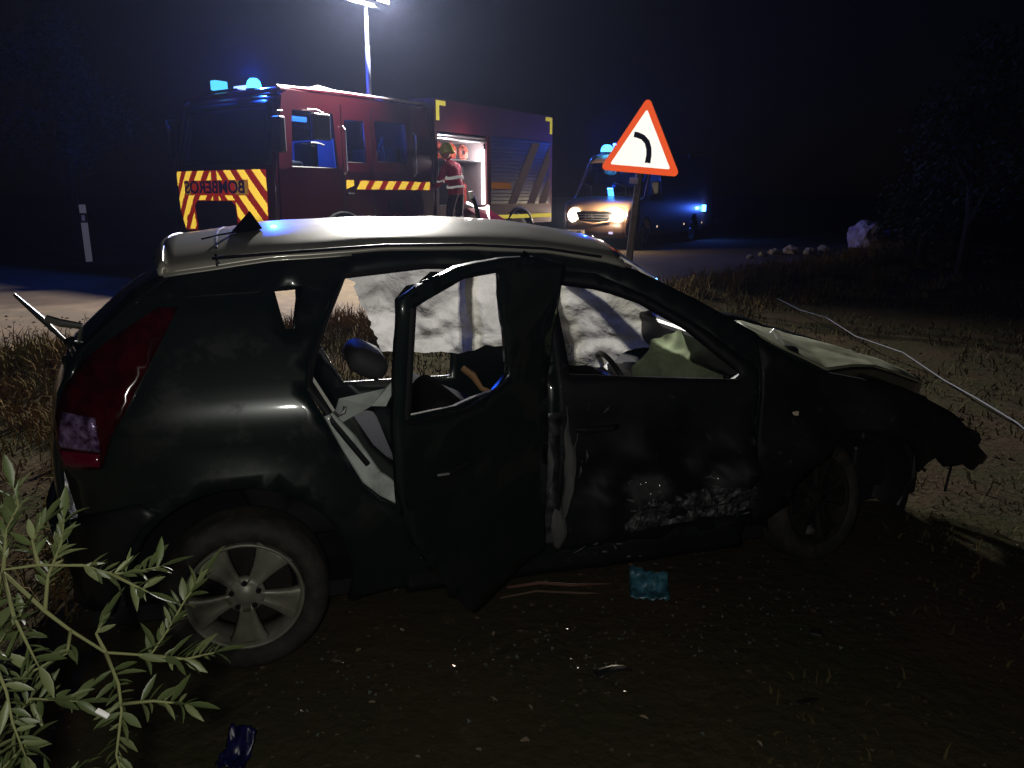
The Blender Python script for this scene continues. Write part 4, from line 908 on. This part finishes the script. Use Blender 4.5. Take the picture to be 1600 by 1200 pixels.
for sx in (-.117, .037): e_ = bmesh.new(); bmesh.ops.create_uvsphere(e_, u_segments=8, v_segments=6, radius=.022); bmesh.ops.scale(e_, vec=(.5, 1, 1.4), verts=e_.verts); bmesh.ops.translate(e_, vec=(sx, .21, 1.66), verts=e_.verts); obj('ear', e_, SKIN, hd_, True)
he = bmesh.new(); lathe(he, [(.0001, .135), (.05, .13), (.095, .105), (.125, .06), (.135, .0), (.138, -.045), (.165, -.07), (.16, -.078), (.13, -.055)], 24, 'Z')
bmesh.ops.scale(he, vec=(.93, 1.1, 1.0), verts=he.verts); bmesh.ops.rotate(he, verts=he.verts, cent=(0, 0, 0), matrix=Matrix.Rotation(R(-14), 3, 'X')); bmesh.ops.translate(he, vec=(-.05, .2, 1.73), verts=he.verts)
hel = obj('helmet', he, mat('yellow_green_helmet', (.55, .62, .05), .3, coat=.5), ff, True)
obj('helmet_crest', tube(bmesh.new(), [(-.05, .08, 1.80), (-.05, .16, 1.87), (-.05, .26, 1.87), (-.05, .33, 1.80)], .016, 8), mat('helmet_crest_paint', (.4, .5, .05), .4), hel, True)
obj('helmet_lamp', tube(bmesh.new(), [(-.19, .2, 1.68), (-.19, .3, 1.69)], .02, 8), WT, hel)
def band(name, z, rx, ry, cy_, h, tilt=0, a0=0, a1=360):
    b = bmesh.new(); n = 30; prev = None
    for k in range(n + 1):
        a = R(a0 + (a1 - a0) * k / n); p = (rx * math.cos(a), cy_ + ry * math.sin(a), z + tilt * math.cos(a) - .03 * math.cos(a * 1) ** 2)
        cur = [b.verts.new((p[0], p[1], p[2] - h / 2)), b.verts.new((p[0], p[1], p[2] + h / 2))]
        if prev: b.faces.new((prev[0], cur[0], cur[1], prev[1]))
        prev = cur
    o = obj(name, b, WHR, ff, True); s = o.modifiers.new('t', 'SOLIDIFY'); s.thickness = .006; return o
band('reflective_band', 1.21, .215, .175, .05, .06); band('reflective_band', 1.03, .215, .17, .02, .045, .0)
band('cuff_band', 1.14, .08, .08, .17, .03).location = (-.29, 0, 0)
for (x, z) in ((-.155, .42), (.13, .42), (-.165, .3)): bb = band('trouser_band', z, .095, .095, .045, .035); bb.location = (x, 0, 0)

# ================================================================= AMBULANCE
am = thing('ambulance', 'orange fronted ambulance van with headlights on and blue beacons, behind the road sign', 'ambulance', (3.05, 19.9, .24), R(59))
AW = 2.05; ORP = mat('orange_yellow_van_paint', (.8, .5, .32), .35, 0, .5, coat=.6); VAN = mat('dark_orange_van_side', (.05, .022, .015), .45, coat=.2)
prof = [(.02, .32), (-.06, .5), (-.05, .72), (.02, .98), (.16, 1.13), (.45, 1.24), (.78, 1.33), (1.0, 1.62), (1.42, 2.25), (1.62, 2.42), (2.2, 2.56), (6.6, 2.58), (6.75, 2.4), (6.8, .45), (5.4, .36)] + [(x, z) for x, z in arc(4.9, .36, .42, 0, 180, 8)] + [(4.3, .34), (1.45, .34)] + [(x, z) for x, z in arc(.95, .36, .42, 0, 180, 8)]
def inset(x, z): return .16 * max(0, 1 - (x + .06) / .5) ** 2 + max(0, z - 1.25) * .08 + .03
wA = [(1.12, 1.36), (1.02, 1.46), (1.45, 2.12), (2.05, 2.12), (2.1, 1.36)]
panel('body_side', prof, [wA], lambda x, z: (x, inset(x, z), z), VAN, am, .03, .12, 1)
panel('body_side', prof, [wA], lambda x, z: (x, AW - inset(x, z), z), VAN, am, .03, .2, -1)
def cross(i0, i1, name, mt, inset2=0, smooth=True):
    rows = prof[i0:i1 + 1]; v = []; f = []; n = 13
    for x, z in rows:
        a = inset(x, z)
        for k in range(n):
            t_ = k / (n - 1); y = a + (AW - 2 * a) * t_; c = 1 - (2 * t_ - 1) ** 2; bow = .1 * c * (1 if x < .6 else .6)
            v.append((x - bow * (1 if z < 2.3 else 0) + .06, y, z + (.04 * c if z > 2.3 or 1.0 < z < 1.34 else 0)))
    for i in range(len(rows) - 1):
        for k in range(n - 1): f.append((i * n + k, i * n + k + 1, (i + 1) * n + k + 1, (i + 1) * n + k))
    o = pyd(name, v, f, mt, am, smooth); s = o.modifiers.new('t', 'SOLIDIFY'); s.thickness = .01; return o
cross(0, 2, 'front_bumper', mat('dark_bumper', (.06, .03, .02), .5)); cross(2, 6, 'bonnet', ORP); cross(8, 11, 'roof', ORP); cross(11, 13, 'rear_wall', VAN)
wsa = cross(6, 8, 'windscreen', WINGL); 
glass(wA, lambda x, z: (x, inset(x, z) + .015, z), am)
grl = panel('grille', [(.62, .74), (1.43, .74), (1.55, .97), (1.4, .99), (.65, .99), (.5, .97)], [], lambda y, z: (-.15 + .1 * ((y - 1.02) / .8) ** 2 + (z - .74) * .12, y, z), BL, am, .03, .2, 0)
obj('grille_surround', tube(bmesh.new(), [(-.10, .46, .95), (-.14, .58, .74), (-.17, 1.02, .68), (-.14, 1.47, .74), (-.10, 1.59, .95)], .02, 6), ORP, am)
for k in range(3): obj('grille_bar', tube(bmesh.new(), [(-.12, .6, .78 + .065 * k), (-.18, 1.02, .78 + .065 * k), (-.12, 1.45, .78 + .065 * k)], .01, 6), ALU, grl)
text('| HE ·–', .15, mat('grey_badge_letters', (.3, .3, .3), .4, .6), grl, (-.20, 1.02, .86), (R(90), 0, R(-90)), sx=1.0)
HLM = emis('headlight_light', (1, .86, .62), 11)
for y in (.42, AW - .42):
    h_ = bmesh.new(); lathe(h_, [(.0001, 0), (.12, .005), (.18, .03), (.2, .08)], 20); bmesh.ops.rotate(h_, verts=h_.verts, cent=(0, 0, 0), matrix=Matrix.Rotation(R(-90), 3, 'Z')); bmesh.ops.translate(h_, verts=h_.verts, vec=(-.07, y, .88)); ho = obj('headlight', h_, HLM, am, True)
A_ = Vector((math.cos(R(59)), math.sin(R(59)), 0)); B_ = Vector((-math.sin(R(59)), math.cos(R(59)), 0))
def al(x, y, z): return Vector((3.05, 19.9, .24)) + A_ * x + B_ * y + Vector((0, 0, z))
for y in (.42, AW - .42):
    lamp('headlight_beam', 'SPOT', al(-.3, y, .88), HEAD, (1, .87, .68), al(-8, y - .8, .25), .06, 60, .8)
    if y < 1: lamp('headlight_glow', 'POINT', al(-.36, y, .98), 85, (1, .8, .55), None, .06)
pl = obj('number_plate', bx(-.14, -.125, 1.28, 1.80, .39, .51), mat('pale_plate', (.85, .75, .7), .5), am)
text('8856 BJS', .1, BL, pl, (-.146, 1.54, .45), (R(90), 0, R(-90)), ext=.001, sx=1.05)
for y in (.5, 1.5):
    obj('wiper', tube(bmesh.new(), [(.72, y, 1.38), (.92, y + .1, 1.62), (1.0, y + .45, 1.72)], .012, 6), BL, am)
obj('body_floor', bx(.3, 6.6, .1, AW - .1, .38, .5), BL, am)
for y in (.25, 1.25): se = obj('seat', bx(1.6, 2.1, y, y + .5, .9, 1.05, bev=.04), SEATM, am); obj('backrest', bx(2.05, 2.2, y, y + .5, 1.05, 1.75, bev=.04), SEATM, se)
obj('bulkhead', bx(2.3, 2.36, .12, AW - .12, .5, 2.4), VAN, am)
for y in (-.14, AW + .14): obj('wing_mirror', bx(1.15, 1.3, y - .1, y + .12, 1.4, 1.75, bev=.03), BL, am)
beacon(am, 1.7, 1.52, 2.55, .17, .2, BLUEE, BLUE * .4); beacon(am, 1.7, .5, 2.55, .15, .18, BLUEE, BLUE * .2)
obj('roof_sign', bx(1.9, 2.2, .6, 1.45, 2.6, 2.8, bev=.02), VAN, am)
obj('dash_lamp', bx(.93, .98, .98, 1.13, 1.49, 1.58), emis('dash_blue_light', (.06, .3, 1), 14), am); lamp('dash_blue_lamp', 'POINT', al(1.15, 1.05, 1.65), 110, (.02, .12, 1), None, .05)
obj('grille_blue_lamp', bx(-.02, .03, .14, .26, .85, .95, bev=.01), emis('corner_blue_light', (.4, .5, 1), 12), am)
obj('rear_blue_lamp', bx(5.66, 5.9, -.06, .01, .9, 1.1, bev=.01), emis('side_blue_light', (.08, .35, 1), 10), am); lamp('rear_blue_lamp_light', 'POINT', al(5.78, -.2, 1.0), BLUE * .05, (.05, .15, 1), None, .05)
for x in (1.75, 3.98, 5.69): obj('side_marker', bx(x, x + .07, .0, .025, .54, .59), emis('marker_light', (1, .75, .5), 1.5), am)
for x in (.95, 4.9):
    simple_wheel(am, x, .06, .35, .22); q = simple_wheel(am, x, AW - .06, .35, .22); q.rotation_euler = (0, 0, math.pi)
obj('fog_lamp', bx(-.1, -.06, .5, .6, .42, .48), emis('fog_light', (.8, .7, 1), .9), am)

# ---- a small red lamp beside the rear of the fire engine
rl = obj('red_marker_lamp', tube(bmesh.new(), [(0, 0, 0), (0, 0, .07)], .05, 12), emis('red_lamp', (1, .04, .1), 2.5), None, True, (.95, 18.9, .66)); cart(rl, 'small red lamp glowing between the fire engine and the ambulance', 'lamp')
obj('lamp_post', tube(bmesh.new(), [(0, 0, -.42), (0, 0, 0)], .02, 8), BL, rl)

# ================================================================= ROAD SIGN, MARKER POST
sg = thing('road_sign', 'red bordered white triangular bend warning sign on a leaning grey post', 'road sign', (1.68, 11.5, .12), 0)
sg.rotation_euler = (0, R(5.5), R(-27))
def rtri(sz, r, n=6):
    h = sz * .866; cs = [(0, h * 2 / 3 - 2 * r), (-sz / 2 + r * 1.732, -h / 3 + r), (sz / 2 - r * 1.732, -h / 3 + r)]; o = []
    for (c, a0) in zip(cs, (30, 150, 270)):
        for k in range(n + 1): a = R(a0 + 120 * k / n); o.append((c[0] + r * math.cos(a), c[1] + r * math.sin(a)))
    return o
SZ = 2.175
SP = lambda x, z, d: (x, -.05 - d, z + SZ)
prism('sign_plate', rtri(1.22, .06), SP, -.02, 0, mat('grey_sign_back', (.3, .3, .3), .5, .5), sg)
RS = retro('red_sign_sheet', (1, .12, .03), .22, 1, .3); WS = retro('white_sign_sheet', (1, 1, .96), .2, 1, .3)
o_, i_ = rtri(1.21, .057), rtri(.90, .018)
n = len(o_); v = [SP(a, b, .003) for a, b in o_] + [SP(a, b, .003) for a, b in i_] + [SP(a, b, 0) for a, b in o_] + [SP(a, b, 0) for a, b in i_]
pyd('sign_border', v, [(k, (k + 1) % n, n + (k + 1) % n, n + k) for k in range(n)] + [(k, 2 * n + k, 2 * n + (k + 1) % n, (k + 1) % n) for k in range(n)], RS, sg)
prism('sign_face', rtri(.90, .018), SP, .0, .0035, WS, sg)
path = [(.11, -.20), (.115, -.09), (.10, .0), (.065, .08), (-.005, .14), (-.09, .168), (-.14, .17)]; hw = .038; Lp = []; Rp = []
for k, p in enumerate(path):
    a = path[max(0, k - 1)]; b2 = path[min(len(path) - 1, k + 1)]; dx, dy = b2[0] - a[0], b2[1] - a[1]; q = math.hypot(dx, dy); wd = hw * (1 if k else 1.1)
    Lp.append((p[0] - dy / q * wd, p[1] + dx / q * wd)); Rp.append((p[0] + dy / q * wd, p[1] - dx / q * wd))
v = [SP(a - .0, b, .006) for a, b in Lp] + [SP(a, b, .006) for a, b in Rp]; m_ = len(path)
sy = pyd('bend_symbol', v, [(k, k + 1, m_ + k + 1, m_ + k) for k in range(m_ - 1)], mat('black_sign_ink', (.02, .02, .03), .6), sg); q_ = sy.modifiers.new('t', 'SOLIDIFY'); q_.thickness = .002
obj('post', bx(-.05, .05, -.03, .03, -.2, SZ + .5, bev=.01), mat('galvanised_post', (.28, .26, .3), .45, .5, nz=(5, (.18, .17, .2), .4, .6)), sg)
obj('bracket', bx(-.13, -.0, -.045, -.0, SZ - .5, SZ - .42), mat('white_clamp', (.8, .75, .8), .4), sg)
mp = thing('marker_post', 'short white roadside marker post with dark band, on the far verge', 'marker post', (-9.2, 16.87, .24), R(20))
MPW = retro('white_post_sheet', (.7, .7, .82), .33)
b = bmesh.new(); box(b, -.06, .06, -.04, .04, -.1, .82); box(b, -.06, .06, -.04, .04, 1.02, 1.2, .01); o = obj('post_body', b, MPW, mp)
obj('black_band', bx(-.065, .065, -.045, .045, .82, 1.02), BL, mp); obj('reflector', bx(-.03, .03, -.052, -.046, .86, .98), retro('white_reflector', (.5, .5, .7), .35), mp)

# ================================================================= PLANTS AND TREES
LG = bpy.data.materials.new('olive_green_leaf'); LG.use_nodes = True; t = LG.node_tree; out = t.nodes['Material Output']; pb = t.nodes['Principled BSDF']; pb.inputs['Roughness'].default_value = .45
oi = t.nodes.new('ShaderNodeObjectInfo'); mx = t.nodes.new('ShaderNodeMix'); mx.data_type = 'RGBA'; mx.inputs[6].default_value = (.07, .095, .033, 1); mx.inputs[7].default_value = (.17, .195, .085, 1)
t.links.new(oi.outputs['Random'], mx.inputs[0]); t.links.new(mx.outputs[2], pb.inputs['Base Color'])
tls = t.nodes.new('ShaderNodeBsdfTranslucent'); t.links.new(mx.outputs[2], tls.inputs[0]); ms_ = t.nodes.new('ShaderNodeMixShader'); ms_.inputs[0].default_value = .25
t.links.new(pb.outputs[0], ms_.inputs[1]); t.links.new(tls.outputs[0], ms_.inputs[2]); t.links.new(ms_.outputs[0], out.inputs[0])
def leaf_mesh(curl):
    v = []; f = []; T = [(0, .02), (.12, .13), (.35, .26), (.6, .25), (.85, .12), (1, .0)]
    for t_, wd in T: v += [(t_, -wd / 2, .05 * wd * 4 - curl * t_ * t_), (t_, 0, -curl * t_ * t_), (t_, wd / 2, .05 * wd * 4 - curl * t_ * t_)]
    for i in range(len(T) - 1): a = 3 * i; f += [(a, a + 1, a + 4, a + 3), (a + 1, a + 2, a + 5, a + 4)]
    m_ = bpy.data.meshes.new('leaf'); m_.from_pydata(v, [], f); m_.materials.append(LG); m_.polygons.foreach_set('use_smooth', [True] * len(m_.polygons)); return m_
LM = [leaf_mesh(c) for c in (.05, .18, -.1)]
STEM = mat('olive_stem', (.17, .18, .08), .9, 0, .05)
BR = [  # stems in real coordinates: points, leafed from fraction t0
    ([(-.95, 1.0, .0), (-.90, 1.04, .45), (-.85, 1.07, .85), (-.795, 1.096, 1.062), (-.74, 1.098, 1.069), (-.681, 1.116, 1.059), (-.651, 1.14, 1.031), (-.619, 1.159, 1.026), (-.587, 1.171, 1.029)], .91),
    ([(-.656, 1.141, 1.033), (-.625, 1.137, 1.018), (-.592, 1.133, 1.003)], .55),
    ([(-.795, 1.095, 1.057), (-.73, 1.081, .999), (-.701, 1.091, .959), (-.656, 1.101, .913), (-.593, 1.117, .897), (-.574, 1.145, .926), (-.552, 1.176, .967), (-.53, 1.203, .995)], .6),
    ([(-.593, 1.117, .897), (-.54, 1.125, .885), (-.496, 1.136, .89)], .2),
    ([(-.656, 1.101, .913), (-.625, 1.071, .875), (-.61, 1.044, .848), (-.608, 1.01, .795), (-.59, .99, .754)], .15),
    ([(-.61, 1.046, .858), (-.56, 1.047, .863), (-.51, 1.046, .858)], .3),
    ([(-.73, 1.081, .999), (-.737, 1.112, 1.043), (-.734, 1.152, 1.079), (-.735, 1.171, 1.115)], .25),
    ([(-.795, 1.096, 1.062), (-.803, 1.129, 1.112), (-.796, 1.157, 1.144), (-.806, 1.165, 1.174)], .1),
    ([(-.74, 1.098, 1.069), (-.762, 1.125, 1.097), (-.754, 1.151, 1.118)], .2),
    ([(-.701, 1.091, .959), (-.695, 1.065, .936), (-.728, 1.042, .924), (-.751, 1.029, .915)], .2),
    ([(-.795, 1.095, 1.057), (-.754, 1.044, 1.015), (-.724, 1.023, .974), (-.709, 1.016, .946)], .3),
    ([(-.90, 1.04, .45), (-.80, .99, .75), (-.752, .981, 1.0), (-.724, .963, .94), (-.715, .952, .896), (-.697, .941, .851)], .5),
    ([(-.90, 1.04, .35), (-.76, 1.0, .62), (-.68, .97, .78), (-.64, .96, .80)], .7),
    ([(-.656, 1.101, .913), (-.677, 1.117, .937), (-.667, 1.132, .957)], .6),
    ([(-.85, 1.07, .85), (-.84, 1.12, 1.02), (-.85, 1.16, 1.12)], .4),
    ([(-.90, 1.04, .45), (-.80, 1.02, .80), (-.74, 1.03, .88), (-.68, 1.05, .86)], .5),
    ([(-.90, 1.04, .45), (-.82, .98, .72), (-.76, .97, .80), (-.72, .98, .84)], .5),
    ([(-.85, 1.07, .85), (-.80, 1.06, .95), (-.76, 1.07, 1.0)], .2),
    ([(-.95, 1.0, .0), (-.80, .96, .5), (-.70, .95, .70), (-.66, .95, .74)], .6),
]
pl = thing('leafy_shrub', 'olive green shrub with slender leaves beside the rear wheel, in the near corner', 'shrub', (-.95, 1.0, 0))
rl_ = random.Random(11)
o0 = Vector((-.95, 1.0, 0)); nl = 0; LEAVES = []
for pts, t0 in BR:
    P = [Vector(p) - o0 for p in pts]
    obj('stem', tube(bmesh.new(), P, [.0034 * (1 - .6 * k / (len(P) - 1)) for k in range(len(P))], 6), STEM, pl, True)
    seg = [(P[i + 1] - P[i]).length for i in range(len(P) - 1)]; tot = sum(seg); dcur = tot * t0; k = 0
    while dcur < tot:
        a = 0; i = 0
        while i < len(seg) - 1 and a + seg[i] < dcur: a += seg[i]; i += 1
        p = P[i].lerp(P[i + 1], (dcur - a) / seg[i]); d = (P[i + 1] - P[i]).normalized()
        for sgn in (1, -1):
            sid = d.cross(Vector((0, -.6, 1))).normalized() * sgn; dirv = (d * rl_.uniform(.5, 1.1) + sid * rl_.uniform(.5, 1) + Vector((rl_.gauss(0, .25), rl_.gauss(0, .25), rl_.uniform(0, .5)))).normalized()
            L = rl_.choice((rl_.uniform(.017, .032), rl_.uniform(.032, .053)))
            qx = dirv.to_track_quat('X', 'Z'); from_roll = Matrix.Rotation(rl_.uniform(-.9, .9), 4, 'X').to_quaternion(); LEAVES.append((p.copy(), qx @ from_roll, (L, L * rl_.uniform(.7, 1.3), L * rl_.uniform(.6, 1.8))))
        dcur += rl_.uniform(.007, .013); k += 1
    e = (P[-1] - P[-2]).normalized(); LEAVES.append((P[-1], e.to_track_quat('X', 'Z'), (.055, .055, .055)))
rl_.shuffle(LEAVES); rest = bmesh.new()
for n_l, (p, q, sc_) in enumerate(LEAVES):
    me = rl_.choice(LM)
    if n_l < 290:
        lf = obj('leaf', me, None, pl, False, p); lf.rotation_mode = 'QUATERNION'; lf.rotation_quaternion = q; lf.scale = sc_
    else:
        M_ = Matrix.LocRotScale(p, q, Vector(sc_)); vv = [rest.verts.new(M_ @ v_.co) for v_ in me.vertices]
        for f_ in me.polygons: rest.faces.new([vv[i] for i in f_.vertices])
if len(rest.verts): obj('leaves', rest, LG, pl, True)['kind'] = 'stuff'
o = obj('paper_scrap', bx(-.011, .011, -.004, .004, -.003, .003, bev=.0015), mat('white_paper', (.75, .75, .72), .6), None, True, (-.629, 1.025, .857)); o.rotation_euler = (.3, .4, -.2); cart(o, 'small white scrap caught among the lower shrub leaves', 'scrap')

def tree(name, label, x, y, h, wd, seed, nleaf=5200):
    rr = random.Random(seed); T = thing(name, label, 'tree', (x, y, gz(x, y)), 0, 'trees at the edge of the night'); bm = bmesh.new()
    tube(bm, [(0, 0, -.2), (.05, 0, h * .25), (-.05, .05, h * .5), (0, 0, h * .8)], [.13, .1, .07, .02], 8); tips = []
    for k in range(9):
        a = rr.uniform(0, 6.28); z0 = h * rr.uniform(.2, .6); L = wd * rr.uniform(.5, 1); p = (math.cos(a) * L, math.sin(a) * L, z0 + h * rr.uniform(.1, .3)); tube(bm, [(0, 0, z0), (p[0] * .5, p[1] * .5, z0 + (p[2] - z0) * .7), p], [.05, .03, .01], 6); tips.append(p)
    obj('trunk', bm, mat('bark', (.03, .025, .02), .95, 0, .1), T); v = []; f = []
    cl = [(rr.gauss(0, wd * .4), rr.gauss(0, wd * .4), h * rr.uniform(.35, 1), rr.uniform(.25, .55)) for _ in range(16)] + [(*p, .5) for p in tips]
    for _ in range(nleaf):
        c = rr.choice(cl); s = rr.uniform(.04, .09); z = c[2] + rr.gauss(0, c[3] * .6); n1 = Vector((rr.gauss(0, 1), rr.gauss(0, 1), rr.gauss(0, 1))).normalized(); n2 = n1.orthogonal().normalized() * s
        taper = max(.25, 1 - max(0, (z / h - .5)) * 1.2); p = Vector((c[0] * taper + rr.gauss(0, c[3] * .6), c[1] * taper + rr.gauss(0, c[3] * .6), max(.1, z))); i = len(v); n1 = n1 * s * .5
        v += [p - n2, p - n1, p + n2, p + n1]; f.append((i, i + 1, i + 2, i + 3))
    cr = pyd('crown', v, f, LEAFT, T); return T
LEAFT = mat('tree_leaf', (.03, .04, .025), .7)
tree('broadleaf_tree', 'dark blue-lit tree rising at the right edge beyond the field', 9.4, 16.2, 4.5, 1.2, 1)
tree('broadleaf_tree', 'low dark bushy tree left of the taller blue-lit tree', 9.5, 18.1, 2.1, .7, 2, 3000)
tree('broadleaf_tree', 'faint tree behind the fire engine cab and marker post', -12.5, 22.5, 6.0, 2.0, 3)
tree('broadleaf_tree', 'faint tree behind the marker post at the left edge', -17.5, 22, 5.6, 2.2, 4)
# boulders and stones on the right
def rock(name, label, x, y, r, sy, sz, col, seed, group=None, cat='rock'):
    b = bmesh.new(); bmesh.ops.create_icosphere(b, subdivisions=3, radius=r)
    for v_ in b.verts: n_ = v_.co.normalized(); v_.co *= 1 + .35 * fbm(n_.x, n_.y, n_.z + seed, 1.6); v_.co.y *= sy; v_.co.z *= sz
    z0 = .24 if dist_edge(x, y) < 0 else gz(x, y)
    o = obj(name, b, mat(name + '_stone', col, .85, bump=(20, .5, .02), nz=(4, tuple(c * .6 for c in col), .4, .6)), None, False, (x, y, z0 + r * sz * .45)); o.rotation_euler = (0, 0, seed); cart(o, label, cat, group)
rock('boulder', 'large pale boulder on the right beyond the road', 9.75, 21.5, .55, .8, .9, (.75, .65, .75), 1)
rock('boulder', 'lower dark-topped boulder just right of the large pale boulder', 10.75, 21.9, .5, .9, .6, (.3, .25, .3), 2)
SL = ['biggest pale stone of the heap on the far verge', 'second biggest pale stone, left of the biggest in the heap', 'medium stone left of the heap towards the ambulance', 'stone at the right of the heap beside the biggest one', 'small stone just in front of the biggest stone of the heap', 'smallest stone behind the biggest of the heap', 'lone little stone nearest the ambulance on the verge', 'outlying stone between the heap and the boulders']
for k, (x, y, r) in enumerate(((6.9, 19.2, .22), (6.4, 18.9, .16), (5.9, 18.3, .12), (7.5, 19.6, .14), (7.2, 18.9, .12), (6.6, 19.5, .1), (5.4, 17.6, .1), (8.1, 20.2, .16))):
    rock('verge_stone', SL[k], x, y, r, .8, .6, (.42, .38, .34), k + 5, 'stones heaped on the far verge', 'stone')
